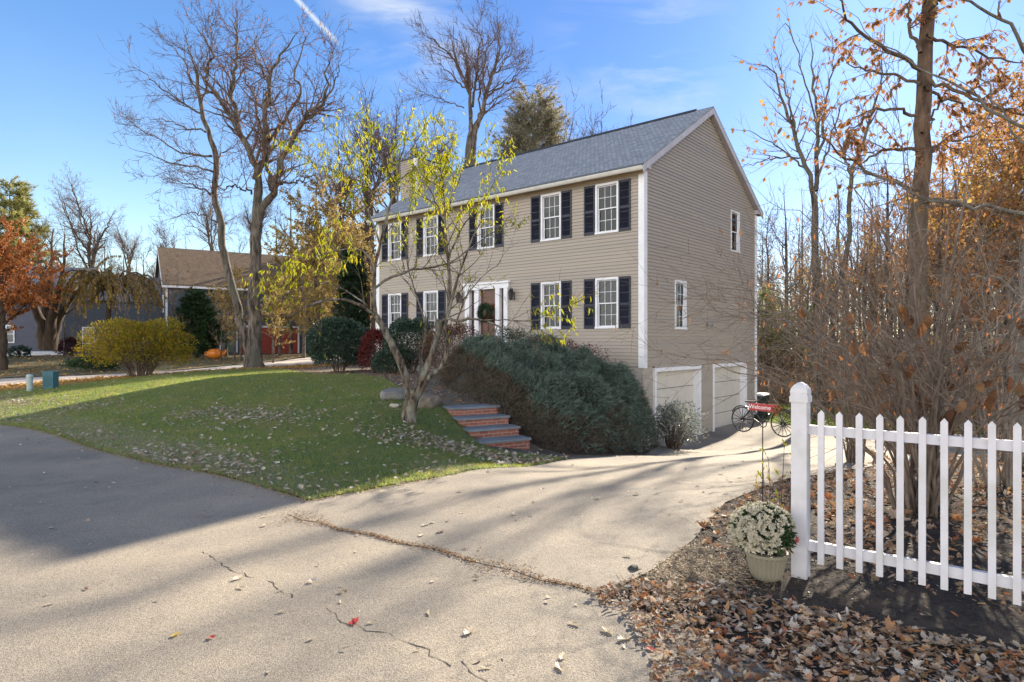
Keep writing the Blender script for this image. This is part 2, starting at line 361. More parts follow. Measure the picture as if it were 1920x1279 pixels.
def shutter(parent, o, ex, n, x0, x1, z0, z1):
    T = wall_T(o, ex, n); m = MB(); r = .045
    m.box((x0, -.045, z0), (x0+r, -.012, z1), T).box((x1-r, -.045, z0), (x1, -.012, z1), T)
    zm = z0 + (z1-z0)*.47
    for a, b in ((z0, z0+.09), (zm-.035, zm+.035), (z1-.07, z1)): m.box((x0+r, -.043, a), (x1-r, -.012, b), T)
    m.box((x0+r, -.022, z0+.09), (x1-r, -.013, z1-.07), T)
    for a, b in ((z0+.09, zm-.035), (zm+.035, z1-.07)):
        zz = a
        while zz < b-.012:
            m.add(T(np.array([(x0+r, -.04, zz), (x1-r, -.04, zz), (x1-r, -.022, zz+.026), (x0+r, -.022, zz+.026)])), [np.array([[0, 1, 2, 3]])]); zz += .03
    return m.build('shutter', NAVY, parent)
FO, FX, FN = (0, 0, 0), (1, 0, 0), (0, -1, 0)      # front wall frame
GO, GX, GN = (0, 0, 0), (0, 1, 0), (1, 0, 0)       # gable wall frame
bays = [-1.21, -3.28, -6.09, -8.91, -11.02]
holes = []; wins = []
for i, bx in enumerate(bays):
    wins.append((bx, lz(4.84), lz(6.315), (.0, .35, .45, .9, .0)[i]))
    if i != 2: wins.append((bx, lz(2.03), lz(3.52), (.98, .7, 0, .95, .0)[i]))
for bx, a, b, bl in wins: holes.append((bx-.39, bx+.39, a+.01, b-.01))
DX0, DX1 = -7.07, -5.07
holes.append((DX0+.03, DX1-.03, lz(.9), lz(3.6)))
siding('siding', FO, FX, FN, -HW, 0, 2.34, lz(6.52), holes)
for bx, a, b, bl in wins:
    window(house, FO, FX, FN, bx-.40, bx+.40, a, b, bl)
    shutter(house, FO, FX, FN, bx-.80, bx-.415, a-.01, b+.0); shutter(house, FO, FX, FN, bx+.415, bx+.80, a-.01, b+.0)
gh = [(.59, 3.72, -2, 2.285), (4.66, 7.70, -2, 2.285), (-1, .59, -2, 2.34), (7.7, 9.5, -2, .85)]
gw = [(1.87, 2.65, lz(2.02), lz(3.52), .9, True), (6.2, 7.0, lz(4.86), lz(6.335), 0, False)]
siding('siding', GO, GX, GN, 0, HD, .06, RIDGE, gh + [(a+.01, b-.01, c+.01, d-.01) for a, b, c, d, _, _ in gw], gable=True)
for a, b, c, d, bl, gr in gw: window(house, GO, GX, GN, a, b, c, d, bl, grid=gr)
siding('siding', (-HW, 0, 0), GX, (-1, 0, 0), 0, HD, 1.2, RIDGE, [], gable=True)
siding('siding', (0, HD, 0), (-1, 0, 0), (0, 1, 0), 0, HW, .5, lz(6.5), [])
fd = MB(); fd.box((-HW+.02, .02, -1), (-.03, .22, 2.36)).box((-.22, .22, -1), (-.03, .60, 2.36)).box((-.2, 3.71, -1), (-.03, 4.67, .3)).box((-.2, 7.69, -1), (-.03, 8.58, 1.0)).box((-HW+.02, 8.38, -1), (-.2, 8.58, 1)).box((-HW+.02, .22, -1), (-HW+.2, 8.38, 1.5))
fd.build('foundation', CONC, house)
def corner(x0, y0, x1, y1, z0, z1):
    return MB().box((min(x0, x1), min(y0, y1), z0), (max(x0, x1), max(y0, y1), z1))
for (bx, by, sx, sy, z0) in ((0, 0, 1, -1, 2.30), (-HW, 0, -1, -1, 2.30), (0, HD, 1, 1, .85)):
    m = MB(); e = .032; wd = .155 if by == 0 else .07
    m.box((min(bx+sx*e, bx-sx*wd), min(by, by+sy*e), z0), (max(bx+sx*e, bx-sx*wd), max(by, by+sy*e), lz(6.50) if by == 0 else lz(6.55)))
    m.box((min(bx, bx+sx*(e-.001)), min(by, by-sy*wd), z0), (max(bx, bx+sx*(e-.001)), max(by, by-sy*wd), lz(6.56)))
    m.build('corner_board', WHITE, house)
# roof: two slabs with thickness, overhanging
RX0, RX1 = -HW-.20, .20; EV = .36; TH = .05
rm = MB()
for sgn in (-1, 1):
    ye = YR + sgn*(YR+EV); ze = RIDGE - SLOPE*(YR+EV); q = [(RX0, ye, ze), (RX1, ye, ze), (RX1, YR, RIDGE), (RX0, YR, RIDGE)]
    rm.prism(q if sgn < 0 else q[::-1], (0, 0, -TH))
ro = rm.build('roof', ROOF, house)
set_uv(ro, lambda c: np.stack([c[:, 0], np.where(c[:, 1] < YR, 1, -1)*(c[:, 1]-YR)*1.172], 1))
vm = MB(); vm.prism([(-11.6, YR-.14, RIDGE-.07), (-11.6, YR, RIDGE+.055), (-11.6, YR+.14, RIDGE-.07)], (11.2, 0, 0)); vm.build('ridge_vent', pmat('ridge_cap', (.02, .025, .03), (.04, .045, .05), 20, .8), ro)
# rakes
RAKE = pmat('rake_board_paint', (.40, .38, .41), (.46, .44, .47), 3, .5)
for xe, w_ in ((RX1-.03, .03), (RX0, .03)):
    m = MB()
    for sgn in (-1, 1):
        ye = YR + sgn*(YR+EV-.02); ze = RIDGE - SLOPE*(YR+EV-.02); h = .20
        m.prism([(xe, ye, ze-TH-.004), (xe, YR, RIDGE-TH-.004), (xe, YR, RIDGE-TH-h), (xe, ye, ze-TH-h)], (w_, 0, 0))
    m.build('rake_board', RAKE, house)
for xa, xb in ((0, RX1-.03), (RX0+.03, -HW)):                           # boxed undersides of the rakes
    m = MB()
    for sgn in (-1, 1):
        ye = YR + sgn*(YR+.02); ze = RIDGE - SLOPE*(YR+.02)
        m.prism([(xa, ye, ze-TH-.10), (xa, YR, RIDGE-TH-.10), (xa, YR, RIDGE-TH-.14), (xa, ye, ze-TH-.14)], (xb-xa, 0, 0))
    m.build('rake_soffit', RAKE, house)
ZE = RIDGE - SLOPE*(YR+EV) - TH
m = MB()
for sgn, y0 in ((-1, 0), (1, HD)):
    a, b = sorted((y0, y0+sgn*.30)); m.box((RX0+.04, a, lz(6.50)), (RX1-.05, b, lz(6.525)))
    a, b = sorted((y0+sgn*.018, y0+sgn*.035)); m.box((-HW-.0, a, lz(6.38)), (0, b, lz(6.50)))
m.build('soffit', CREAM, house)
m = MB()
for sgn, y0 in ((-1, 0), (1, HD)):
    a, b = sorted((y0+sgn*.28, y0+sgn*.302)); m.box((RX0+.02, a, lz(6.49)), (RX1-.03, b, ZE-.005))
m.build('fascia', WHITE, house)
m = MB(); yg = -.305
m.prism([(RX0+.02, yg, ZE-.03), (RX0+.02, yg-.12, ZE-.03), (RX0+.02, yg-.13, ZE-.05), (RX0+.02, yg-.10, ZE-.10), (RX0+.02, yg-.07, ZE-.13), (RX0+.02, yg, ZE-.13)], (RX1-RX0-.05, 0, 0))
m.build('gutter', pmat('gutter_paint', (.62, .60, .55), (.70, .68, .62), 5, .4), house)
for sgn, y0 in ((-1, 0), (1, HD)):                                     # cornice returns at the gable ends
    m = MB()
    ya, yb = sorted((y0, y0+sgn*(EV-.02)))
    m.prism([(RX1-.029, y0-sgn*.12, lz(6.50)), (RX1-.029, y0+sgn*(EV-.02), lz(6.50)), (RX1-.029, y0+sgn*(EV-.02), ZE-.19+.12), (RX1-.029, y0-sgn*.12, ZE+.12)][::(1 if sgn < 0 else -1)], (-.17, 0, 0))
    m.build('cornice_return', RAKE, house)
dm = MB(); dm.box((-.04, HD+.03, .25), (.045, HD+.10, lz(6.5))); dm.build('downspout', WHITE, house)
# chimney chase
CX0, CX1, CY0, CY1, CZT = -12.45, -11.5, 1.46, 2.66, lz(9.30)
ch = MB(); ch.box((CX0, CY0, lz(6.2)), (CX1, CY1, CZT-.02)); cho = ch.build('chimney', SIDING, house)
siding('siding', (0, CY0, 0), FX, FN, CX0, CX1, lz(6.4), CZT, [], parent=cho); siding('siding', (CX1, 0, 0), GX, GN, CY0, CY1, lz(6.4), CZT, [], parent=cho)
m = MB(); m.box((CX1-.10, CY0-.03, lz(7.2)), (CX1+.03, CY0, CZT)).box((CX1, CY0, lz(7.2)), (CX1+.029, CY0+.08, CZT)).box((CX1, CY1-.1, lz(7.9)), (CX1+.03, CY1, CZT)); m.build('corner_trim', WHITE, cho)
m = MB(); m.box((CX0-.05, CY0-.05, CZT), (CX1+.05, CY1+.05, CZT+.05)); m.lathe([(.14, CZT+.05), (.14, CZT+.3), (.22, CZT+.3), (.22, CZT+.4), (.05, CZT+.46), (.0, CZT+.46)], 14, (CX0+.5, (CY0+CY1)/2-.1, 0)); m.build('flue_cap', BLACKM, cho)
# entry
T = wall_T(FO, FX, FN); zb, zh = lz(1.02), lz(3.43)
m = MB()
for a, b in ((-5.24, -5.07), (-5.62, -5.43), (-6.61, -6.40), (-7.07, -6.86)): m.box((a, -.07, zb), (b, .12, zh), T); m.box((a-.015, -.085, zb), (b+.015, -.0701, zb+.16), T)
m.box((-7.12, -.08, zh), (-5.02, .12, lz(3.60)), T); m.box((-7.17, -.13, lz(3.60)), (-4.97, .02, lz(3.665)), T)
m.build('entry_surround', WHITE, house)
m = MB(); m.box((-6.40, .06, zb), (-5.62, .11, zh), T)
for a, b in ((-6.32, -6.04), (-5.98, -5.70)):
    m.box((a, .045, zb+.15), (b, .0601, zb+.75), T); m.box((a, .045, zb+.95), (b, .0601, zb+1.95), T)
dr = m.build('door', WOODDOOR, house)
m = MB(); m.lathe([(.0, 0), (.03, 0), (.03, .02), (.012, .04), (.03, .07), (.0, .085)], 12, (0, 0, 0)); m.V = [np.stack([-5.70+v[:, 0], .04-v[:, 2], zb+1.0+v[:, 1]], 1) for v in m.V]; m.build('handle', BLACKM, dr)
m = MB()
for a, b in ((-5.43, -5.24), (-6.86, -6.61)): m.box((a, .07, zb), (b, .10, zh), T)
m.build('sidelight', pmat('sidelight_glass', (.05, .025, .018), (.08, .04, .025), 5, .15, spec=.6), house)
m = MB(); m.box((-7.1, -1.3, lz(.55)), (-5.0, -.02, lz(1.0))); m.box((-6.9, -1.65, lz(.4)), (-5.2, -1.301, lz(.8))); m.build('stoop', pmat('stoop_stone', (.2, .1, .07), (.3, .2, .15), 6, .8, bump=.2), house)
for lx in (-4.83, -7.32):
    m = MB(); m.lathe([(.0, .34), (.03, .33), (.075, .25), (.085, .24), (.08, .22), (.055, .0), (.05, -.02), (.02, -.06), (0, -.06)], 8, (lx, -.17, lz(3.05)))
    m.box((lx-.05, -.03, lz(3.0)), (lx+.05, -.001, lz(3.25))); m.tube([(lx, -.02, lz(3.2)), (lx, -.09, lz(3.40)), (lx, -.17, lz(3.40)), (lx, -.17, lz(3.34))], .012, 6); m.build('lantern', BLACKM, house)
# wreath hanging on the door is a thing of its own (see plants)
# garage doors
for y0, y1 in ((.59, 3.72), (4.66, 7.70)):
    T = wall_T(GO, GX, GN); m = MB(); tr_ = .115; zt_ = 2.285
    m.box((y0, -.035, -.02), (y0+tr_, .24, zt_), T).box((y1-tr_, -.035, -.02), (y1, .24, zt_), T).box((y0+tr_, -.034, zt_-tr_), (y1-tr_, .24, zt_), T); m.build('garage_trim', WHITE, house)
    m = MB(); H4 = (zt_-tr_)/4
    for k in range(4):
        m.box((y0+tr_, .185, k*H4+.012), (y1-tr_, .235, (k+1)*H4-.008), T)
        m.box((y0+tr_, .1842, (k+.5)*H4-.004), (y1-tr_, .1851, (k+.5)*H4+.002), T)
    m.box((y0+tr_, .20, 0), (y1-tr_, .23, zt_-tr_), T, m=1)
    m.build('garage_door', [GARAGE, pmat('door_gap', (.05, .047, .043))], house)
m = MB(); T = wall_T(GO, GX, GN)
m.box((4.25, -.06, lz(2.17)), (4.42, -.01, lz(2.27)), T); m.box((4.20, -.055, lz(2.09)), (4.33, -.012, lz(2.16)), T)
for dy in (-.16, .16):
    pts = [(0, 0), (.05, .0), (.075, .10), (.07, .12), (0, .10)]
    q = MB(); q.lathe(pts, 12); c, s = math.cos(R(55)), math.sin(R(55))
    V = np.vstack(q.V); V2 = np.stack([V[:, 2]*s+V[:, 0]*c+.06, V[:, 1]+4.335+dy, -V[:, 2]*c*.8+V[:, 0]*s+lz(2.24)], 1); m.add(V2, [np.vstack(q.F[4])])
m.build('flood_light', [pmat('lamp_housing', (.30, .29, .27), (.36, .35, .33), 9, .45)], house)

# ------------------------------------------------------------------ neighbour houses
def far_siding(name, c, sc=38):
    m, t, b = base_mat(name); tcn = N(t, 'ShaderNodeTexCoord'); wv = N(t, 'ShaderNodeTexWave', i_Scale=1.6, bands_direction='Z', wave_profile='SAW'); nz_ = N(t, 'ShaderNodeTexNoise', i_Scale=3.0, i_Detail=6.0)
    t.links.new(tcn.outputs['Object'], wv.inputs[0]); t.links.new(tcn.outputs['Object'], nz_.inputs[0])
    mx = N(t, 'ShaderNodeMix', data_type='RGBA'); mx.inputs['A'].default_value = C4([x*.8 for x in c]); mx.inputs['B'].default_value = C4([x*1.2 for x in c]); t.links.new(nz_.outputs[0], mx.inputs['Factor'])
    t.links.new(mx.outputs['Result'], b.inputs['Base Color']); bp = N(t, 'ShaderNodeBump', i_Strength=.5, i_Distance=.03); t.links.new(wv.outputs[0], bp.inputs['Height']); t.links.new(bp.outputs[0], b.inputs['Normal']); b.inputs['Roughness'].default_value = .8
    return m
def simple_house(root, W_, D_, H_, rise, wallm, roofm, axis='x', ov=.4):
    """walls with gables + overhanging roof; ridge along local x; origin at front left ground corner"""
    m = MB(); yr = D_/2; m.prism([(0, 0, -1), (0, D_, -1), (0, D_, H_), (0, yr, H_+rise), (0, 0, H_)], (W_, 0, 0)); m.build('wall', wallm, root)
    m = MB(); sl = rise/yr
    for sgn in (-1, 1):
        ye = yr+sgn*(yr+ov); ze = H_-sl*ov+.12; q = [(-ov*.6, ye, ze), (W_+ov*.6, ye, ze), (W_+ov*.6, yr, H_+rise+.12), (-ov*.6, yr, H_+rise+.12)]
        m.prism(q if sgn < 0 else q[::-1], (0, 0, -.1))
    r = m.build('roof', roofm, root); set_uv(r, lambda c: np.stack([c[:, 0]*.7, (c[:, 1]-yr)*.8], 1))
    m = MB(); m.box((-ov*.6, -ov-.03, H_-sl*ov-.16), (W_+ov*.6, -ov+.0, H_-sl*ov+.01))
    for xe in (-ov*.6-.03, W_+ov*.6+.0):
        for sgn in (-1, 1):
            ye = yr+sgn*(yr+ov); ze = H_-sl*ov+.015; m.prism([(xe, ye, ze), (xe, yr, H_+rise+.015), (xe, yr, H_+rise-.2), (xe, ye, ze-.2)], (.03, 0, 0))
    m.build('fascia', WHITE, root)
    return root
def far_window(root, o, ex, n, x0, x1, z0, z1, mid=True):
    T = wall_T(o, ex, n); m = MB(); c = .09
    m.box((x0, -.06, z0), (x0+c, .05, z1), T).box((x1-c, -.06, z0), (x1, .05, z1), T).box((x0+c, -.058, z1-c), (x1-c, .05, z1), T).box((x0+c, -.058, z0), (x1-c, .05, z0+c), T)
    if mid: m.box((x0+c, -.04, (z0+z1)/2-.03), (x1-c, .04, (z0+z1)/2+.03), T)
    wn = m.build('window', WHITE, root); g = MB(); g.add(T(np.array([(x0+c, -.02, z0+c), (x1-c, -.02, z0+c), (x1-c, -.02, z1-c), (x0+c, -.02, z1-c)])), [np.array([[0, 1, 2, 3]])])
    g.build('pane', pmat('far_pane', (.03, .035, .045), None, rough=.08, spec=.7), wn)
# grey shingled house with brown roof and red garage doors
nh = thing('house', 'grey shingled house with brown roof and red garage doors beyond the lawn', 'house', (-26.8, 49.5, .62), R(33))
GREYW = far_siding('grey_shingles', (.062, .076, .095)); BROWNR = shingle_mat('brown_roof', (.145, .105, .07), (.20, .145, .10), 1.0)
simple_house(nh, 15.5, 8.5, 5.6, 3.1, GREYW, BROWNR)
NX = np.array([1, 0, 0]); F0 = (0, 0, 0); NN = (0, -1, 0)
for x0, x1 in ((5.5, 10.0),):
    m = MB(); T = wall_T(F0, NX, NN); m.box((x0, -.04, 0), (x1, .05, 2.15), T)
    for k in range(1, 4): m.box((x0+.1, -.055, k*.54-.2), (x1-.1, -.041, k*.54+.1), T)
    m.build('garage_door', pmat('red_paint', (.24, .035, .024), (.30, .05, .034), 3, .5), nh)
    m = MB(); m.box((x0-.14, -.06, 0), (x0, .05, 2.3), T).box((x1, -.06, 0), (x1+.14, .05, 2.3), T).box((x0, -.058, 2.15), (x1, .05, 2.3), T); m.build('garage_trim', WHITE, nh)
T = wall_T(F0, NX, NN)
for lo, hi in (((3.85, -.05, .1), (3.97, .02, 2.6)), ((5.1, -.05, .1), (5.2, .02, 2.6)), ((0, -.04, -.3), (.14, .02, 5.6))): MB().box(lo, hi, T).build('trim', WHITE, nh)
m = MB(); m.box((3.97, -.02, .1), (5.1, .02, 2.5), T); m.build('door', pmat('grey_green_door', (.10, .13, .10), (.13, .16, .13), 3, .6), nh)
GOv = (0, 0, 0)
for a, b, c, d in ((11.0, 11.9, 3.3, 4.6), (7.3, 8.2, 3.3, 4.6), (1.4, 2.3, .7, 2.1), (11.4, 12.3, .7, 2.1)): far_window(nh, F0, NX, NN, a, b, c, d)
for a, b, c, d in ((1.5, 2.4, 3.3, 4.7), (5.5, 6.4, 3.3, 4.7), (1.4, 2.3, .7, 2.1), (5.5, 6.4, .7, 2.1)): far_window(nh, (0, 0, 0), (0, 1, 0), (-1, 0, 0), a, b, c, d)
# its lower left wing
wr0 = np.array([-6.6, 2.2, 0]); m = MB(); m.prism([wr0+np.array(p) for p in ((0, 0, -1), (0, 5.6, -1), (0, 5.6, 4.3), (0, 2.8, 6.2), (0, 0, 4.3))], (6.58, 0, 0)); m.build('wall', GREYW, nh)
m = MB()
for sgn in (-1, 1):
    ye = 2.8+sgn*3.1; ze = 6.2+.1-3.1*.68; q = [wr0+np.array(p) for p in ((-.25, ye, ze), (6.55, ye, ze), (6.55, 2.8, 6.3), (-.25, 2.8, 6.3))]; m.prism(q if sgn < 0 else q[::-1], (0, 0, -.1))
ro2 = m.build('roof', shingle_mat('slate_roof', (.13, .14, .16), (.18, .19, .21)), nh); set_uv(ro2, lambda c: np.stack([c[:, 0]*.7, c[:, 1]*.8], 1))
for a in (1.2, 3.4, 5.2): far_window(nh, wr0, NX, NN, a, a+.8, .8, 2.1)
# blue-grey house at the far left
bh = thing('house', 'blue-grey house with narrow white windows behind the orange maple', 'house', (-44.5, 44.5, .75), R(22))
simple_house(bh, 12.5, 8.0, 4.2, 2.6, far_siding('blue_grey_siding', (.11, .12, .155)), shingle_mat('blue_grey_roof', (.12, .14, .18), (.17, .19, .23)))
for a in (1.5, 4.0, 6.0, 7.6, 10.2): far_window(bh, F0, NX, NN, a, a+.55, .75, 2.1)
m = MB(); T = wall_T(F0, NX, NN); m.box((-.02, -.05, -.3), (12.5, .02, .12), T); m.build('trim', WHITE, bh); MB().box((2.4, -.06, .121), (3.4, .02, 2.4), T).build('door', WHITE, bh)
# ------------------------------------------------------------------ ground, road, lawns (sheets that follow the terrain)
def in_poly(px, py, poly):
    poly = np.asarray(poly); x, y = poly[:, 0], poly[:, 1]; x2, y2 = np.roll(x, -1), np.roll(y, -1); ins = np.zeros(len(px), bool)
    for a, b, c, d in zip(x, y, x2, y2):
        if b == d: continue
        ins ^= ((b > py) != (d > py)) & (px < (c-a)*(py-b)/(d-b)+a)
    return ins
def resample(poly, step, jitter=0, rng=None, closed=True):
    out_ = []; n = len(poly)
    for i in range(n if closed else n-1):
        a, b = np.array(poly[i], float), np.array(poly[(i+1) % n], float); l = np.linalg.norm(b-a); k = max(1, int(l/step)); nrm = np.array([-(b-a)[1], (b-a)[0]])/max(l, 1e-6)
        for j in range(k):
            p = a+(b-a)*j/k
            if jitter and j: p = p + nrm*rng.uniform(-jitter, jitter)
            out_.append(p)
    if not closed: out_.append(np.array(poly[-1], float))
    return np.array(out_)
def sheet(name, poly, step, zoff, mat, kind='structure', jitter=0, seed=1, parent=None, maxr=None):
    rng = random.Random(seed); b = resample(poly, step, jitter, rng); lo, hi = b.min(0), b.max(0)
    gx, gy = np.meshgrid(np.arange(lo[0]+step/2, hi[0], step), np.arange(lo[1]+step/2, hi[1], step)); g = np.stack([gx.ravel(), gy.ravel()], 1); g = g[in_poly(g[:, 0], g[:, 1], b)]
    vs = [Vector(p) for p in b] + [Vector(p) for p in g]; n = len(b); ed = [(i, (i+1) % n) for i in range(n)]
    r = delaunay_2d_cdt(vs, ed, [], 1, 1e-5); V = np.array([(v.x, v.y) for v in r[0]]); F = np.array([f for f in r[2] if len(f) == 3])
    Vz = np.column_stack([V, zt(V[:, 0], V[:, 1]) + zoff]); o = link(name, new_mesh(name, Vz, [F], [mat], True), parent)
    if kind: o['kind'] = kind
    return o
def axis(dense_lo, dense_hi, step, far):
    a = list(np.arange(dense_lo, dense_hi+1e-6, step)); s = step; x = a[-1]
    while x < far: s *= 1.25; x += s; a.append(x)
    s = step; x = a[0]
    while x > -far: s *= 1.25; x -= s; a.insert(0, x)
    return np.array(a)
def asphalt(name, c1, c2, c3):
    m, t, b = base_mat(name); tcn = N(t, 'ShaderNodeTexCoord')
    def noi(sc, det=4, ro=.6):
        n = N(t, 'ShaderNodeTexNoise', i_Scale=sc, i_Detail=det, i_Roughness=ro); t.links.new(tcn.outputs['Object'], n.inputs[0]); return n.outputs[0]
    fine = N(t, 'ShaderNodeTexVoronoi', i_Scale=170.0); t.links.new(tcn.outputs['Object'], fine.inputs[0])
    rp = N(t, 'ShaderNodeValToRGB'); e = rp.color_ramp.elements; e[0].color = C4([x*.78 for x in c1]); e[1].color = C4(c2); e[0].position = .0; e[1].position = .9
    sp = N(t, 'ShaderNodeSeparateColor'); t.links.new(fine.outputs['Color'], sp.inputs[0]); t.links.new(sp.outputs[0], rp.inputs[0])
    mx = N(t, 'ShaderNodeMix', data_type='RGBA', blend_type='MULTIPLY'); mx.inputs['Factor'].default_value = 1.0
    r2 = N(t, 'ShaderNodeValToRGB'); r2.color_ramp.elements[0].position = .3; r2.color_ramp.elements[1].position = .72; r2.color_ramp.elements[0].color = (.64, .66, .70, 1); r2.color_ramp.elements[1].color = (1.25, 1.2, 1.12, 1)
    t.links.new(noi(.55, 6, .62), r2.inputs[0]); t.links.new(rp.outputs[0], mx.inputs['A']); t.links.new(r2.outputs[0], mx.inputs['B'])
    m3 = N(t, 'ShaderNodeMix', data_type='RGBA'); m3.inputs['B'].default_value = C4(c3); mr = N(t, 'ShaderNodeMapRange', i_1=.60, i_2=.78, i_3=0.0, i_4=.6); t.links.new(noi(1.7, 8, .7), mr.inputs[0]); t.links.new(mr.outputs[0], m3.inputs['Factor']); t.links.new(mx.outputs['Result'], m3.inputs['A'])
    t.links.new(m3.outputs['Result'], b.inputs['Base Color']); b.inputs['Roughness'].default_value = .88; b.inputs['Specular IOR Level'].default_value = .25
    bp = N(t, 'ShaderNodeBump', i_Strength=.4, i_Distance=.006); t.links.new(fine.outputs['Distance'], bp.inputs['Height'])
    bp2 = N(t, 'ShaderNodeBump', i_Strength=.25, i_Distance=.02); t.links.new(noi(6.0, 5), bp2.inputs['Height']); t.links.new(bp.outputs[0], bp2.inputs['Normal']); t.links.new(bp2.outputs[0], b.inputs['Normal'])
    return m
M_ROAD = asphalt('road_asphalt', (.215, .188, .152), (.355, .313, .256), (.31, .26, .19))
M_DRIVE = asphalt('drive_asphalt', (.215, .19, .155), (.35, .31, .257), (.32, .27, .20))
M_SOIL = pmat('woodland_soil', (.055, .035, .022), (.14, .085, .045), 9, .95, bump=.5, bscale=30, c3=(.20, .13, .07), scale3=1.2)
M_LAWN = pmat('lawn_soil', (.075, .105, .035), (.13, .165, .05), 3.0, .95, bump=.4, bscale=60, c3=(.17, .16, .07), scale3=.6)
M_MULCH = pmat('dark_mulch', (.010, .008, .007), (.045, .034, .027), 22, .95, bump=.9, bscale=55, c3=(.07, .05, .035), scale3=3)
M_DIRT = pmat('dirt', (.10, .08, .055), (.18, .14, .10), 7, .95, bump=.5, bscale=40, c3=(.07, .06, .045), scale3=1.5)
M_PALE = pmat('pale_concrete', (.36, .31, .27), (.44, .38, .33), 4, .9, bump=.1)
xs, ys = axis(-34, 26, .5, 1500), axis(-6, 62, .5, 1500); gx, gy = np.meshgrid(xs, ys, indexing='ij'); nx_, ny_ = gx.shape
i, j = np.meshgrid(np.arange(nx_-1), np.arange(ny_-1), indexing='ij')
tag(link('ground', new_mesh('ground', np.stack([gx, gy, zt(gx, gy)-.06], -1).reshape(-1, 3), [np.stack([i*ny_+j, (i+1)*ny_+j, (i+1)*ny_+j+1, i*ny_+j+1], -1).reshape(-1, 4)], [M_SOIL], True)), kind='structure')
SEAM = [(-2.15, 6.12), (-1.95, 5.91), (-1.75, 5.82), (-1.5, 5.58), (-1.2, 5.44), (-.9, 5.20), (-.6, 5.06), (-.3, 4.78), (.0, 4.60), (.2, 4.40), (.4, 4.31), (.6, 4.16)]
DRIVE_R = [(1.02, 4.62), (1.5, 5.3), (2.2, 6.6), (3.3, 7.9), (5.2, 9.2), (8, 10.2), (12, 11.5), (17, 15)]
DRIVE_L = [(4.25, 17.3), (3.75, 16.3), (3.0, 14.6), (1.9, 12.4), (.95, 10.9), (.25, 9.7), (-.9, 7.75), (-1.7, 6.95), (-2.1, 6.62)]
B_ = hworld(.02, HD)[:2]; G0 = hworld(.0, .05)[:2]
DRIVE = SEAM + DRIVE_R + [(17.5, 20), (12.5, 22.3), (10.6, 23.6), tuple(hworld(.25, HD+.5)[:2]), tuple(hworld(-.25, HD+.3)[:2]), tuple(hworld(-.25, .2)[:2])] + DRIVE_L
ROAD_E = [(-2.1, 6.62), (-4.9, 8.97), (-6.9, 10.64), (-9.5, 12.85), (-11.9, 14.85), (-18, 20.0), (-27, 27.2)]
ROAD = [(-2.15, 6.12)] + ROAD_E + [(-46, 18), (-30, -14), (15, -26), (17, -9), (5.2, .6), (2.7, 2.1), (1.5, 3.0), (.95, 3.7), (.6, 4.16)] + SEAM[::-1][1:-1]
sheet('road', ROAD, .45, 0.0, M_ROAD); sheet('driveway', DRIVE, .4, 0.004, M_DRIVE, seed=3)
BED_EDGE = [(-12.2, 27.2), (-9.6, 26.4), (-8.3, 24.2), (-6.8, 21.9), (-5.0, 20.6), (-3.6, 18.2), (-2.6, 15.4), (-1.75, 14.2), (-1.35, 13.45)]
STEP_L = [(-1.22, 13.2), (-.62, 12.15), (-.35, 11.75)]
LAWN = ROAD_E[::-1][1:] + [(-1.7, 6.95), (-.9, 7.75), (.25, 9.7), (.95, 10.9), (.35, 11.4)] + STEP_L[::-1] + BED_EDGE[::-1] + [(-14.7, 24.6), (-16.2, 20.4), (-19, 19.8)]
LAWN = ROAD_E[:-1] + [(-17.6, 21.2), (-15.9, 22.2), (-15.0, 24.0), (-14.2, 25.6)] + BED_EDGE + STEP_L + [(.35, 11.4), (.95, 10.9), (.25, 9.7), (-.9, 7.75), (-1.7, 6.95)]
sheet('lawn', LAWN, .35, .012, M_LAWN, jitter=.03)
# planting bed in front of the house, bank under the juniper
BED = BED_EDGE + STEP_L + [(.35, 11.4), (.95, 10.9), (1.9, 12.4), (3.0, 14.6), (3.75, 16.3), (4.25, 17.3)] + [tuple(hworld(-.05, .02)[:2]), tuple(hworld(-HW-.3, .05)[:2]), tuple(hworld(-HW-.4, 3)[:2]), (-9.0, 30)]
sheet('planting_bed', BED, .35, .004, M_DIRT, jitter=.02)
sheet('neighbour_driveway', [(-44, 27.4), (-30, 25.8), (-20.5, 25.0), (-16.5, 27.0), (-12.5, 30.0), (-8.5, 34), (-7.5, 48.8), (-13.5, 49.4), (-13.6, 38), (-16, 33), (-19.5, 29.6), (-30, 30.0), (-44, 32)], .8, .01, M_PALE)
M_LAWN2 = pmat('neighbour_lawn', (.05, .065, .02), (.11, .10, .04), 2.5, .95, bump=.4, bscale=30, c3=(.16, .10, .045), scale3=.5)
sheet('neighbour_lawn', [(-46, 32.4), (-30, 30.6), (-19.6, 30.1), (-16.3, 33.5), (-14, 38.5), (-14, 46), (-26, 47.5), (-47, 48)], .9, .008, M_LAWN2)
BACKL = [(8.9, 26.6), (10.3, 24.0), (12.5, 22.6), (17.5, 20.4), (26, 19), (30, 26), (24, 33.5), (12, 35.5), (8.5, 33)]
M_LAWN3 = pmat('back_lawn', (.10, .16, .012), (.17, .22, .02), 4, .95, bump=.3, bscale=40, c3=(.16, .17, .03), scale3=.7)
sheet('back_lawn', BACKL, .6, .01, M_LAWN3)
LEAFBED = [(.6, 4.16), (1.02, 4.62), (1.5, 5.3), (2.2, 6.6), (3.3, 7.9), (5.2, 9.2), (8, 10.2), (12, 11.5), (13, 6), (7, -1.0), (5.2, .6), (2.7, 2.1), (1.5, 3.0), (.95, 3.7)]
sheet('mulch_bed', LEAFBED, .4, -.004, M_MULCH)
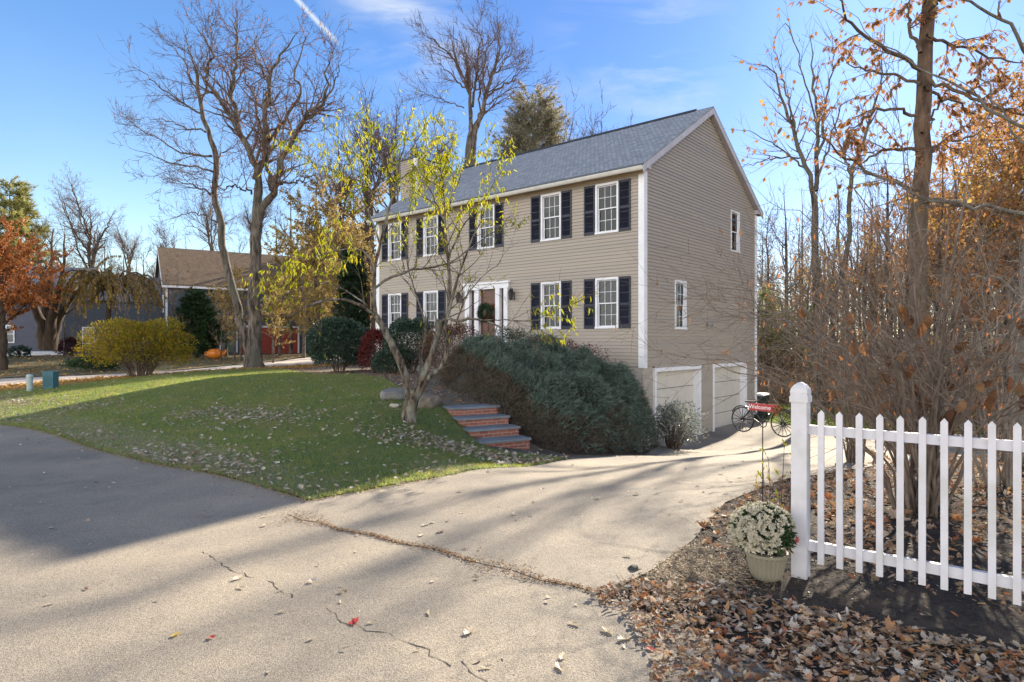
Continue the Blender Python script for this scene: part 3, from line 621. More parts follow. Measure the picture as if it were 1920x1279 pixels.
# ------------------------------------------------------------------ trees: skeletons grown level by level
class Sk:
    """b[level] = list of (P (B,n,3), R (B,n)) batches"""
    def __init__(s, seed): s.b = {}; s.rng = np.random.default_rng(seed)
    def limb(s, pts, r, lev=0, n=14, wig=.0):
        p = np.asarray(pts, float); k = len(p); t = np.concatenate([[0], np.cumsum(np.linalg.norm(np.diff(p, axis=0), axis=1))]); t /= t[-1]
        r = np.interp(np.linspace(0, 1, k), np.linspace(0, 1, len(r)), r) if len(r) != k else np.asarray(r, float)
        q = np.linspace(0, 1, n); ext = np.vstack([2*p[0]-p[1], p, 2*p[-1]-p[-2]]); o = np.empty((n, 3))
        for i, x in enumerate(q):
            j = min(k-2, max(0, np.searchsorted(t, x, side='right')-1)); f = (x-t[j])/max(1e-9, t[j+1]-t[j]); a, b, c, d = ext[j:j+4]
            o[i] = .5*((2*b)+(c-a)*f+(2*a-5*b+4*c-d)*f*f+(-a+3*b-3*c+d)*f**3)
        if wig: o[1:-1] += s.rng.normal(0, wig, (n-2, 3))
        s.b.setdefault(lev, []).append((o[None], np.interp(q, t, r)[None])); return o
    def sprout(s, src, dst, per_m, f0=.15, f1=1.0, ln=(.5, 1.5), ang=(30, 65), rr=.55, rmax=9, rend=.3, n=6, wig=.12, up=.05, taper=.55, absl=True, flat=0, rmin=.003, tip=True, out=None, bias=None, cap=None):
        rng = s.rng; base = []; tan = []; rp = []; ff = []; Lp = []
        for Pb, Rb in s.b.get(src, []):
            for p, r in zip(Pb, Rb):
                seg = np.linalg.norm(np.diff(p, axis=0), axis=1); t = np.concatenate([[0], np.cumsum(seg)]); Lb = t[-1]
                if Lb < 1e-4: continue
                k = rng.poisson(per_m*Lb*(f1-f0)) if absl else rng.poisson(per_m)
                if cap: k = min(k, cap)
                f = list(rng.uniform(f0, f1, k))
                if tip: f.append(.97)
                if not f: continue
                f = np.array(f); x = f*Lb
                base.append(np.stack([np.interp(x, t, p[:, c]) for c in range(3)], 1)); j = np.clip(np.searchsorted(t, x)-1, 0, len(p)-2)
                d = p[j+1]-p[j]; tan.append(d/(np.linalg.norm(d, axis=1, keepdims=True)+1e-9)); rp.append(np.interp(x, t, r)); ff.append(f); Lp.append(np.full(len(f), Lb))
        if not base: return
        base = np.vstack(base); tan = np.vstack(tan); rp = np.concatenate(rp); ff = np.concatenate(ff); Lp = np.concatenate(Lp); K = len(base)
        rnd = rng.normal(size=(K, 3)); rnd[:, 2] *= (1-flat)
        if bias is not None: rnd += np.asarray(bias)
        perp = rnd - (rnd*tan).sum(1, keepdims=True)*tan; perp /= np.linalg.norm(perp, axis=1, keepdims=True)+1e-9
        a = np.radians(rng.uniform(ang[0], ang[1], K)); tp = ff > .96; a = np.where(tp, a*.35, a)
        d = np.cos(a)[:, None]*tan + np.sin(a)[:, None]*perp
        ll = rng.uniform(ln[0], ln[1], K)*(1-taper*ff)
        if not absl: ll *= Lp
        r0 = np.clip(np.minimum(rp*rr, rmax), rmin, None); pts = [base]; st = (ll/(n-1))[:, None]; cur = base
        for q in range(n-1):
            d = d + rng.normal(0, wig, (K, 3)); d[:, 2] += up
            if out is not None: d[:, :2] += out*(cur[:, :2]-np.asarray(s.c0)[:2])/(np.linalg.norm(cur[:, :2]-np.asarray(s.c0)[:2], axis=1, keepdims=True)+.1)
            d /= np.linalg.norm(d, axis=1, keepdims=True)+1e-9; cur = cur + d*st; pts.append(cur)
        Pn = np.stack(pts, 1); Rn = r0[:, None]*np.linspace(1, rend, n)[None]
        s.b.setdefault(dst, []).append((Pn, Rn))
    def mesh(s, name, levels, sides, mat, origin, smooth=True):
        Vs = []; Fs = []; o = 0
        for lv in levels:
            sd_ = sides[lv] if isinstance(sides, dict) else sides
            for Pb, Rb in s.b.get(lv, []):
                V, F = tubes_b(Pb, Rb, sd_); Vs.append(V); Fs.append(F+o); o += len(V)
        if not Vs: return None
        return new_mesh(name, np.vstack(Vs)-np.asarray(origin), [np.vstack(Fs)], [mat], smooth)
    def points(s, levels, n, f0=.1, weight=None):
        """random points on the branches with tangents"""
        ps = []; ts = []
        for lv in levels:
            for Pb, Rb in s.b.get(lv, []): a = Pb[:, :-1].reshape(-1, 3); b = Pb[:, 1:].reshape(-1, 3); ps.append(a); ts.append(b-a)
        a = np.vstack(ps); t = np.vstack(ts); l = np.linalg.norm(t, axis=1); wgt = l if weight is None else l*weight(a)
        wgt = np.maximum(wgt, 0)
        i = s.rng.choice(len(a), n, p=wgt/wgt.sum()); return a[i]+t[i]*s.rng.uniform(0, 1, (n, 1)), t[i]/(l[i, None]+1e-9)
def tubes_b(Pp, Rr, sides):
    B, n = Rr.shape; a = np.linspace(0, 2*np.pi, sides, endpoint=False); ca, sa = np.cos(a), np.sin(a)
    T = np.gradient(Pp, axis=1); T /= np.linalg.norm(T, axis=-1, keepdims=True)+1e-9
    d = Pp[:, -1]-Pp[:, 0]; ref = np.zeros((B, 3)); ref[np.arange(B), np.argmin(np.abs(d), 1)] = 1
    n1 = np.cross(T, ref[:, None]); n1 /= np.linalg.norm(n1, axis=-1, keepdims=True)+1e-9; n2 = np.cross(T, n1)
    V = (Pp[:, :, None]+Rr[:, :, None, None]*(ca[:, None]*n1[:, :, None]+sa[:, None]*n2[:, :, None])).reshape(-1, 3)
    b, i, j = np.meshgrid(np.arange(B), np.arange(n-1), np.arange(sides), indexing='ij'); j2 = (j+1) % sides; o = b*n*sides
    return V, np.stack([o+i*sides+j, o+i*sides+j2, o+(i+1)*sides+j2, o+(i+1)*sides+j], -1).reshape(-1, 4)
# leaf outlines: (along, across, lift) and faces
def _sym(right):
    pts = [(0, 0, 0)]+[(a, b, c) for a, b, c in right]+[(1, 0, right[-1][2])]+[(a, -b, c) for a, b, c in right[::-1]]
    return np.array(pts, float)
LEAF_D = (np.array([(0, 0, 0), (.45, .5, .12), (1, 0, -.08), (.45, -.5, .12)], float), [np.array([[0, 1, 2, 3]])])
LEAF_L = (np.array([(0, 0, 0), (.25, .42, .06), (.65, .40, .02), (1, 0, -.22), (.65, -.40, .02), (.25, -.42, .06), (.3, 0, -.02), (.65, 0, -.06)], float),
          [np.array([[0, 6, 7, 1], [1, 7, 2, 2], [0, 5, 6, 6]][:0]).reshape(0, 4), np.array([(0, 6, 1), (1, 6, 7), (1, 7, 2), (2, 7, 3), (0, 5, 6), (5, 7, 6), (5, 4, 7), (4, 3, 7)])])
_mp = [(.18, .10), (.12, .42), (.34, .30), (.42, .62), (.52, .36), (.66, .50), (.70, .20)]
def _fan(right, lift):
    pts = [(0, 0)]+right+[(1, 0)]+[(a, -b) for a, b in right[::-1]]; V = [(a, b, lift*(abs(b)*1.2+(a-.5)**2)) for a, b in pts]; V.append((.45, 0, -.03)); c = len(pts)
    return np.array(V, float), [np.array([(c, i, (i+1) % c) for i in range(c)])]
LEAF_M = _fan(_mp, .28)                                             # maple
LEAF_O = _fan([(.12, .08), (.22, .24), (.30, .11), (.42, .34), (.50, .13), (.62, .36), (.70, .14), (.84, .22), (.88, .08)], .25)   # oak
LEAF_E = _fan([(.15, .20), (.40, .34), (.70, .26), (.9, .10)], .18)  # oval
NEEDLE = (np.array([(0, -.5, 0), (0, .5, 0), (1, 0, 0)], float), [np.array([[0, 1, 2]])])
def leaves(name, pos, axis_, length, width, mat, rng, tpl=LEAF_D, up=None, origin=(0, 0, 0), parent=None, roll=1.0):
    """one small blade per position; axis_ = direction of the midrib"""
    n = len(pos); ax = axis_/(np.linalg.norm(axis_, axis=1, keepdims=True)+1e-9); rnd = rng.normal(size=(n, 3))*roll
    if up is not None: rnd = rnd+np.asarray(up)
    sd_ = np.cross(rnd, ax); sd_ /= np.linalg.norm(sd_, axis=1, keepdims=True)+1e-9; nr = np.cross(ax, sd_)
    L_ = np.broadcast_to(length, (n,))[:, None, None]; W_ = np.broadcast_to(width, (n,))[:, None, None]; T_ = tpl[0]; k = len(T_)
    V = pos[:, None]+T_[None, :, :1]*L_*ax[:, None]+T_[None, :, 1:2]*W_*sd_[:, None]+T_[None, :, 2:3]*L_*nr[:, None]
    F = [(f[None]+(np.arange(n)*k)[:, None, None]).reshape(-1, f.shape[1]) for f in tpl[1] if len(f)]
    me = new_mesh(name, V.reshape(-1, 3)-np.asarray(origin), F, [mat]); return link(name, me, parent) if parent is not None else me
BARK = pmat('grey_brown_bark', (.028, .021, .016), (.18, .145, .115), 9, .95, bump=1.0, bscale=16, stretch=(1, 1, .2), lo=.40, hi=.62, c3=(.10, .10, .075), scale3=1.5)
BARKD = pmat('dark_bark', (.03, .022, .016), (.085, .06, .042), 8, .95, bump=.9, bscale=14, stretch=(1, 1, .25))
BARKG = pmat('pale_grey_bark', (.05, .045, .038), (.19, .17, .145), 9, .95, bump=.7, bscale=16, stretch=(1, 1, .3), c3=(.13, .13, .10), scale3=2)
BARKL = pmat('lichened_bark', (.022, .016, .012), (.15, .115, .085), 15, .95, bump=1.0, bscale=26, stretch=(1, 1, .4), lo=.40, hi=.60, c3=(.22, .22, .18), scale3=9)
TWIG = pmat('twig_bark', (.06, .042, .032), (.13, .095, .07), 5, .9)
TWIGR = pmat('reddish_twig_bark', (.085, .05, .038), (.15, .095, .07), 5, .9)
TWIGG = pmat('pale_twig_bark', (.17, .14, .115), (.30, .26, .215), 5, .9)
L_YG = leafmat('yellow_green_leaf', [(.27, .31, .01), (.38, .38, .012), (.46, .39, .015), (.20, .28, .02), (.42, .34, .02)], .55)
L_ORANGE = leafmat('orange_oak_leaf', [(.27, .115, .04), (.37, .18, .065), (.20, .09, .04), (.39, .22, .09), (.30, .13, .045)], .45)
L_GOLDR = leafmat('russet_gold_leaf', [(.44, .28, .06), (.34, .16, .04), (.48, .34, .09), (.30, .15, .05), (.40, .22, .06), (.26, .15, .06)], .5)
L_GOLD = leafmat('gold_leaf', [(.45, .26, .03), (.52, .33, .04), (.38, .20, .03), (.48, .28, .05), (.34, .25, .05)], .5)
L_RUST = leafmat('rust_leaf', [(.34, .12, .035), (.44, .18, .055), (.28, .10, .03), (.40, .15, .045)], .4)
L_BROWN = leafmat('brown_dry_leaf', [(.16, .075, .035), (.24, .12, .055), (.11, .05, .028), (.28, .15, .07)], .35)
L_DKGREEN = leafmat('dark_green_leaf', [(.024, .055, .034), (.036, .075, .045), (.02, .044, .03), (.05, .085, .05)], .12, rough=.35, spec=.5)
L_TEAL = leafmat('blue_green_juniper', [(.115, .16, .125), (.155, .21, .16), (.085, .125, .10), (.21, .26, .205), (.065, .10, .08)], .28)
L_JBROWN = leafmat('brown_juniper', [(.14, .09, .065), (.20, .13, .095), (.10, .08, .055), (.10, .11, .07), (.075, .095, .065)], .25)
L_RED = leafmat('dark_red_leaf', [(.14, .022, .022), (.19, .035, .03), (.09, .018, .02), (.12, .04, .03)], .3)
L_RBROWN = leafmat('red_brown_leaf', [(.13, .045, .03), (.17, .06, .035), (.09, .035, .025), (.12, .07, .035)], .3)
L_PINE = leafmat('pine_needles', [(.075, .085, .045), (.11, .11, .06), (.055, .07, .04), (.14, .125, .075)], .25)
L_TANPINE = leafmat('tan_green_needles', [(.26, .24, .16), (.34, .30, .21), (.20, .20, .13), (.38, .34, .25)], .45)
L_FORS = leafmat('yellow_shrub_leaf', [(.30, .25, .02), (.42, .30, .02), (.16, .19, .02), (.36, .20, .02), (.13, .16, .02)], .5)
L_WEEP = leafmat('tan_yellow_leaf', [(.30, .20, .05), (.22, .17, .05), (.38, .24, .06), (.17, .16, .055)], .45)
L_GREY = leafmat('variegated_leaf', [(.30, .32, .28), (.06, .09, .06), (.42, .43, .38), (.035, .06, .045), (.20, .22, .18)], .2, rough=.3, spec=.5)
def finish(sk, name, label, cat, loc, trunk_lv, crown_lv, bark, twig, sides, group=None):
    root = thing(name, label, cat, loc, group=group)
    link('trunk', sk.mesh('trunk', trunk_lv, sides, bark, loc), root)
    me = sk.mesh('crown', crown_lv, sides, twig, loc, False)
    if me: link('crown', me, root)
    return root
def dup(root, loc, rotz=0, sc=1.0, label=None, group=None):
    r = root.copy(); COL.objects.link(r); r.location = loc; r.rotation_euler = (0, 0, rotz); r.scale = (sc, sc, sc) if isinstance(sc, (int, float)) else sc
    if label: r['label'] = label
    if group: r['group'] = group
    for ch in list(root.children):
        c = ch.copy(); COL.objects.link(c); c.parent = r
        for g in ch.children: d = g.copy(); COL.objects.link(d); d.parent = c
    return r
def trace(pts, d, dz0=0, dz1=0):
    """limb given in the photograph's directions at distance d, leaning dz0..dz1 metres in depth"""
    n = len(pts); return [P(u, v, d+dz0+(dz1-dz0)*i/max(1, n-1)) for i, (u, v) in enumerate(pts)]

# --- the big many-limbed maple on the far side of the lawn
D = 29.5; px = D/FOC; s = Sk(11); g = ground_at(477, D); s.c0 = g
s.limb([(g[0], g[1], g[2]-.3)]+trace([(477, 690), (477, 660), (478, 560), (479, 480), (481, 425), (483, 385), (483, 345)], D), [.60, .48, .33, .275, .26, .24, .22, .14], 0, 24, .025)
zz = lambda L_: [(a/2.664+220, b/2.664) for a, b in L_]
for pts, r, z1, lv in [
  (zz([(700, 1000), (702, 880), (610, 660), (550, 555), (480, 450), (435, 395), (470, 290), (445, 210), (400, 150)]), [.26, .22, .17, .14, .11, .10, .07, .04, .02], -2.0, 1),
  (zz([(612, 665), (585, 540), (572, 470), (590, 330), (597, 240), (590, 140), (560, 90)]), [.16, .14, .13, .11, .09, .05, .02], 2.5, 1),
  (zz([(690, 900), (745, 740), (735, 590), (755, 460), (790, 330), (850, 230), (900, 160)]), [.24, .21, .17, .13, .09, .05, .02], -.5, 1),
  (zz([(755, 700), (800, 640), (850, 560), (920, 440), (880, 380), (935, 230), (945, 150)]), [.15, .13, .11, .08, .06, .04, .02], 2.8, 1),
  (zz([(690, 1120), (740, 1010), (785, 930), (795, 860), (860, 720), (935, 600), (1030, 500), (1045, 370), (1065, 270)]), [.25, .24, .22, .20, .16, .13, .10, .06, .02], -1.8, 1),
  (zz([(935, 600), (1000, 560), (1050, 480), (1090, 400), (1115, 300)]), [.11, .09, .07, .05, .02], 1.4, 1),
  (zz([(770, 950), (752, 850), (752, 740), (700, 600), (690, 480), (640, 400), (660, 250)]), [.14, .12, .10, .08, .06, .04, .02], 3.0, 1),
  (zz([(735, 590), (745, 500), (750, 400), (690, 280), (700, 180)]), [.12, .10, .08, .05, .02], 1.5, 1),
  (zz([(790, 920), (860, 910), (930, 900), (1000, 870)]), [.08, .06, .04, .02], -1.5, 1),
  (zz([(670, 970), (600, 930), (520, 935), (460, 900)]), [.07, .05, .035, .015], -1.5, 1)]:
    s.limb(trace(pts, D, 0, z1), [x*.74 for x in r], lv, 22, .055)
s.sprout(1, 2, 2.6, .10, 1, (1.3, 3.2), (28, 60), .5, .06, .2, 8, .13, .03, .68)
s.sprout(2, 3, 3.4, .12, 1, (.6, 1.6), (28, 62), .5, .02, .3, 6, .14, .05, .4, rmin=.010)
s.sprout(3, 4, 4.2, .1, 1, (.25, .7), (28, 65), .6, .009, .5, 4, .15, .03, .3, rmin=.009)
maple = finish(s, 'maple_tree', 'big bare maple with many spreading limbs at the back of the lawn', 'tree', g, [0, 1], [2, 3, 4], BARK, TWIGR, {0: 12, 1: 8, 2: 5, 3: 3, 4: 3})
pp, tt = s.points([3, 4], 900); leaves('leaves', pp, tt*.4+np.array([0, 0, -.8]), s.rng.uniform(.07, .12, 900), .07, L_RUST, s.rng, LEAF_D, origin=g, parent=maple)
# --- thinner tree left of it
D = 32; s = Sk(12); g = ground_at(466, D); s.c0 = g
s.limb([(g[0], g[1], g[2]-.2)]+trace([(464, 650), (450, 600), (434, 530)]+zz([(530, 1250), (512, 1100), (485, 980), (490, 800), (472, 700), (430, 580), (408, 470), (395, 350), (385, 335)]), D), [.26, .22, .20, .19, .18, .165, .15, .14, .125, .11, .095, .085, .075], 0, 30, .03)
for pts, r, z1 in [
  (zz([(482, 860), (400, 830), (250, 810), (130, 760), (60, 740)]), [.08, .06, .04, .02, .01], -1.5), (zz([(470, 780), (380, 770), (300, 755), (200, 690), (100, 640), (30, 600)]), [.09, .07, .055, .04, .02, .01], 1.5),
  (zz([(428, 570), (340, 520), (270, 480), (150, 380), (50, 330)]), [.08, .065, .05, .03, .01], -1), (zz([(468, 975), (400, 930), (300, 910), (180, 880)]), [.07, .05, .03, .01], -2),
  (zz([(440, 660), (360, 640), (250, 600), (120, 590)]), [.07, .05, .03, .01], 2), (zz([(408, 470), (360, 380), (330, 300), (260, 220)]), [.08, .06, .04, .015], 1), (zz([(420, 520), (450, 400), (440, 300), (470, 200), (450, 100)]), [.07, .06, .045, .03, .01], -1),
  (zz([(500, 1110), (420, 1070), (360, 1070), (280, 1090)]), [.06, .05, .03, .01], -1), (zz([(395, 380), (380, 300), (340, 200), (350, 130)]), [.07, .05, .03, .01], .5), (zz([(490, 800), (560, 740), (640, 700)]), [.05, .03, .01], .5)]:
    s.limb(trace(pts, D, 0, z1), [x*.7 for x in r], 1, 14, .05)
s.sprout(1, 2, 3.0, .12, 1, (.9, 2.3), (25, 55), .5, .04, .2, 7, .12, .05, .45)
s.sprout(0, 2, .5, .5, 1, (.9, 1.8), (40, 75), .3, .03, .2, 7, .12, .05, .3)
s.sprout(2, 3, 3.4, .12, 1, (.4, 1.1), (28, 60), .5, .014, .3, 5, .14, .05, .4, rmin=.010)
s.sprout(3, 4, 4.2, .1, 1, (.2, .5), (28, 65), .6, .008, .5, 4, .15, .03, .3, rmin=.009)
t2 = finish(s, 'bare_tree', 'slender leaning bare tree with side limbs reaching left of the big maple', 'tree', g, [0, 1], [2, 3, 4], BARK, TWIGR, {0: 10, 1: 7, 2: 4, 3: 3, 4: 3})
# --- bare tree standing behind the house roof
D = 38; s = Sk(13); g = ground_at(881, D); s.c0 = g; z3 = lambda L_: [(a/4+760, b/4+20) for a, b in L_]
s.limb([(g[0], g[1], g[2]-.2)]+trace([(884, 560), (884, 420), (882, 330)]+z3([(485, 1120), (500, 950), (520, 860)]), D), [.5, .45, .40, .36, .34, .30, .24], 0, 20)
for pts, r, z1 in [
  (z3([(505, 930), (560, 800), (600, 650), (640, 500), (690, 350), (705, 220), (690, 100), (685, 40)]), [.24, .22, .18, .15, .10, .06, .04, .02], -1.5),
  (z3([(500, 940), (485, 780), (478, 620), (462, 420), (440, 280), (410, 150)]), [.22, .18, .15, .10, .06, .02], 1.5), (z3([(495, 800), (470, 600), (425, 470), (330, 330), (210, 220), (160, 200)]), [.15, .13, .10, .07, .04, .01], -2),
  (z3([(505, 720), (525, 560), (545, 340), (555, 180), (520, 80)]), [.13, .11, .08, .05, .02], 2), (z3([(600, 660), (690, 590), (790, 530), (880, 440), (930, 380)]), [.12, .10, .07, .04, .01], 1.5),
  (z3([(640, 500), (720, 420), (800, 300), (800, 200)]), [.09, .07, .04, .01], 2), (z3([(520, 850), (600, 720), (700, 640), (860, 570), (980, 570)]), [.09, .07, .05, .03, .01], -1), (z3([(470, 590), (380, 520), (280, 420), (170, 360)]), [.09, .07, .04, .01], 2.5),
  (z3([(440, 730), (330, 690), (200, 640), (80, 590)]), [.06, .05, .03, .01], .5), (z3([(560, 800), (560, 600), (590, 420), (620, 250), (600, 150)]), [.09, .08, .06, .03, .01], .3)]:
    s.limb(trace(pts, D, 0, z1), [x*.66 for x in r], 1, 16, .05)
s.sprout(1, 2, 2.6, .15, 1, (1.2, 3.0), (22, 45), .5, .05, .2, 7, .09, .08, .45)
s.sprout(2, 3, 3.4, .12, 1, (.5, 1.4), (22, 50), .5, .016, .3, 5, .12, .06, .4, rmin=.011)
s.sprout(3, 4, 3.6, .1, 1, (.25, .6), (25, 55), .6, .009, .5, 4, .13, .04, .3, rmin=.010)
t3 = finish(s, 'bare_tree', 'tall bare tree rising behind the left end of the house roof', 'tree', g, [0, 1], [2, 3, 4], BARK, TWIGR, {0: 10, 1: 7, 2: 4, 3: 3, 4: 3})

# --- prototypes for woods trees
def wood_tree(seed, h, r, spread, nl=9, up=.10, leaf=None, nleaf=0, llen=.14, bark=BARK, twig=TWIG, name='bare_tree', label='', cat='tree', loc=(0, 0, 0), group=None, tpl=LEAF_D, dens=1.0, f0=.35, lean=.3, weight=None, tw=.008):
    s = Sk(seed); rng = s.rng; s.c0 = np.array(loc, float); l0 = np.array(loc, float); k = 7
    pts = [l0+np.array([rng.normal(0, .02*h*.25*i/k)+lean*(i/k)**2*rng.normal(), rng.normal(0, .02*h*.25*i/k), h*i/k*.96-(.2 if i == 0 else 0)]) for i in range(k+1)]
    s.limb(pts, [r*1.25, r, r*.9, r*.8, r*.66, r*.5, r*.3, r*.12], 0, 18, .02)
    s.sprout(0, 1, nl, f0, .98, (spread*.6, spread*1.1), (25, 60), .5, r*.45, .18, 9, .10, up, .55, absl=False) if False else None
    s.sprout(0, 1, nl/(h*(1-f0)), f0, .98, (spread*.7, spread*1.25), (28, 62), .5, r*.45, .15, 9, .09, up, .55)
    s.sprout(1, 2, 1.6*dens, .15, 1, (spread*.25, spread*.6), (28, 58), .5, .05, .2, 7, .12, up*.6, .45, rmin=tw)
    s.sprout(2, 3, 2.0*dens, .12, 1, (spread*.10, spread*.28), (28, 60), .5, .014, .35, 5, .14, (.05), .35, rmin=tw*.9)
    root = finish(s, name, label, cat, loc, [0, 1], [2, 3], bark, twig, {0: 8, 1: 6, 2: 4, 3: 3}, group)
    if leaf and nleaf:
        pp, tt = s.points([2, 3], nleaf, weight=weight); leaves('leaves', pp+rng.normal(0, .05, pp.shape), tt*.5+np.array([0, 0, -.7])+rng.normal(0, .4, pp.shape), rng.uniform(.7, 1.3, nleaf)*llen, llen*.75, leaf, rng, tpl, origin=loc, parent=root)
    return root, s
def gl(u, d): return ground_at(u, d)
rnd = random.Random(5)
# right-hand woods
WB = 'bare grey tree in the thin woods beyond the driveway'; GB = 'bare trees in the woods beyond the driveway'
pA, _ = wood_tree(31, 15, .19, 3.6, 13, .12, loc=gl(1440, 58), label=WB, group=GB, tw=.017, dens=1.35)
pB, _ = wood_tree(32, 12, .13, 2.6, 12, .14, loc=gl(1600, 44), label=WB, group=GB, bark=BARKG, tw=.012, dens=1.4)
pC, _ = wood_tree(33, 17, .22, 4.2, 14, .10, loc=gl(1668, 46), label=WB, group=GB, bark=BARKD, tw=.017, dens=1.35)
WO = 'thin woods tree still holding orange leaves beyond the driveway'; GO_ = 'orange-leaved trees in the woods beyond the driveway'
pO, _ = wood_tree(34, 11, .12, 3.0, 14, .08, L_ORANGE, 1700, .15, loc=gl(1655, 42), label=WO, group=GO_, name='oak_tree')
WY = 'yellow-gold leaved tree in the woods at the right side'; GY = 'gold-leaved trees in the woods beyond the driveway'
pY, _ = wood_tree(35, 12, .12, 3.6, 24, .07, L_GOLDR, 3000, .12, loc=gl(1850, 30), label=WY, group=GY, name='maple_tree')
for u, d, sc in [(1475, 50, .85), (1500, 66, 1.0), (1546, 58, .9), (1588, 62, 1.0), (1632, 55, .95), (1712, 60, 1.05), (1760, 52, 1.0), (1800, 64, 1.1), (1850, 56, 1.05), (1900, 50, 1.0), (1950, 58, 1.1), (2030, 46, 1.0), (1440, 80, 1.0), (1400, 74, .8), (1420, 46, .45), (1365, 60, .62)]:
    dup(rnd.choice([pA, pC]), gl(u, d), rnd.uniform(0, 6.28), sc*rnd.uniform(.92, 1.08))
for u, d, sc in [(1452, 46, .62), (1500, 44, .7), (1566, 45, .85), (1620, 42, .9), (1640, 47, 1.0), (1690, 43, .95), (1740, 45, 1.0), (1790, 38, .95), (1836, 30, .95), (1880, 31, 1.0), (1940, 24, 1.0), (1990, 30, 1.0), (2060, 22, 1.0), (1545, 52, .9), (1600, 54, 1.0), (1715, 56, 1.1), (1665, 58, 1.1)]:
    dup(pB, gl(u, d), rnd.uniform(0, 6.28), sc*rnd.uniform(.92, 1.08))
for u, d, sc in [(1700, 46, 1.1), (1800, 30, .8), (1895, 23, .9), (1590, 46, .8), (1960, 33, 1.1), (1700, 31, .95), (1760, 27, 1.0), (1830, 33, 1.2), (1925, 19, .9), (1640, 50, 1.1), (1560, 52, .9), (1500, 55, .8), (2010, 22, 1.0), (2100, 28, 1.1), (1755, 44, 1.1), (1850, 19, .62)]: dup(pO, gl(u, d), rnd.uniform(0, 6.28), sc)
for u, d, sc in [(1760, 40, 1.05), (1925, 26, 1.0), (1990, 40, 1.1), (1820, 48, 1.1), (1890, 20, .9), (1800, 32, 1.15), (1960, 22, 1.1), (1740, 52, 1.2), (1870, 36, 1.25), (2040, 26, 1.2)]: dup(pY, gl(u, d), rnd.uniform(0, 6.28), sc)
# --- the clump with fanning stems right of the gable
D = 26; s = Sk(41); g = ground_at(1533, D); s.c0 = g; z8 = lambda L_: [(a/3.044+1380, b/3.044) for a, b in L_]
s.limb([(g[0], g[1], g[2]-.2)]+trace([(1533, 700), (1532, 600), (1530, 500)]+z8([(455, 1270), (445, 1120)]), D), [.21, .17, .145, .135, .13, .12], 0, 18, .03)
s.limb(trace([(1536, 640), (1560, 560), (1590, 470)]+z8([(645, 1200), (655, 1000), (700, 880), (745, 740), (800, 560), (835, 430), (850, 140)]), D, 0, 1.5), [.12, .105, .095, .09, .085, .07, .06, .045, .03, .015], 1, 22, .04)
for pts, r, z1 in [
  (z8([(445, 1130), (410, 980), (375, 890), (335, 730), (270, 620), (230, 450), (150, 380), (60, 365)]), [.17, .15, .14, .12, .09, .06, .03, .01], -1.2), (z8([(455, 1090), (463, 900), (465, 700), (445, 480), (420, 200)]), [.16, .14, .11, .07, .02], .8),
  (z8([(458, 900), (500, 700), (520, 500), (560, 300), (540, 180)]), [.1, .085, .06, .03, .01], 1.5), (z8([(335, 730), (290, 560), (250, 400), (215, 250)]), [.08, .06, .04, .01], 1), (z8([(400, 960), (300, 880), (180, 800), (80, 750), (0, 740)]), [.07, .055, .035, .02, .01], -.8),
  (z8([(465, 800), (440, 600), (380, 450), (300, 140), (220, 220)]), [.08, .06, .045, .03, .01], -1.5), (z8([(375, 900), (230, 900), (120, 930), (30, 960)]), [.06, .045, .03, .01], .8), (z8([(470, 1000), (540, 800), (600, 620), (740, 520)]), [.08, .06, .04, .01], -1),
  (z8([(655, 1000), (600, 850), (560, 700), (540, 600)]), [.08, .06, .04, .01], .6), (z8([(700, 890), (820, 860), (940, 840)]), [.06, .04, .01], -.5)]:
    s.limb(trace(pts, D, 0, z1), [x*.6 for x in r], 1, 16, .045)
s.sprout(1, 2, 2.2, .2, 1, (.8, 2.0), (22, 45), .5, .03, .2, 6, .09, .07, .45)
s.sprout(2, 3, 2.6, .15, 1, (.35, 1.0), (22, 50), .5, .011, .35, 5, .12, .05, .4, rmin=.0055)
t4 = finish(s, 'bare_tree', 'bare tree with stems fanning out just right of the house gable', 'tree', g, [0, 1], [2, 3], BARK, TWIG, {0: 9, 1: 7, 2: 4, 3: 3})
pp, tt = s.points([2, 3], 140); leaves('leaves', pp, tt*.3+np.array([0, 0, -.8]), s.rng.uniform(.14, .24, 140), .15, L_ORANGE, s.rng, LEAF_M, origin=g, parent=t4)
BARKO = pmat('oak_bark', (.05, .03, .02), (.15, .095, .06), 9, .95, bump=1.0, bscale=18, stretch=(1, 1, .25), c3=(.10, .09, .06), scale3=3)
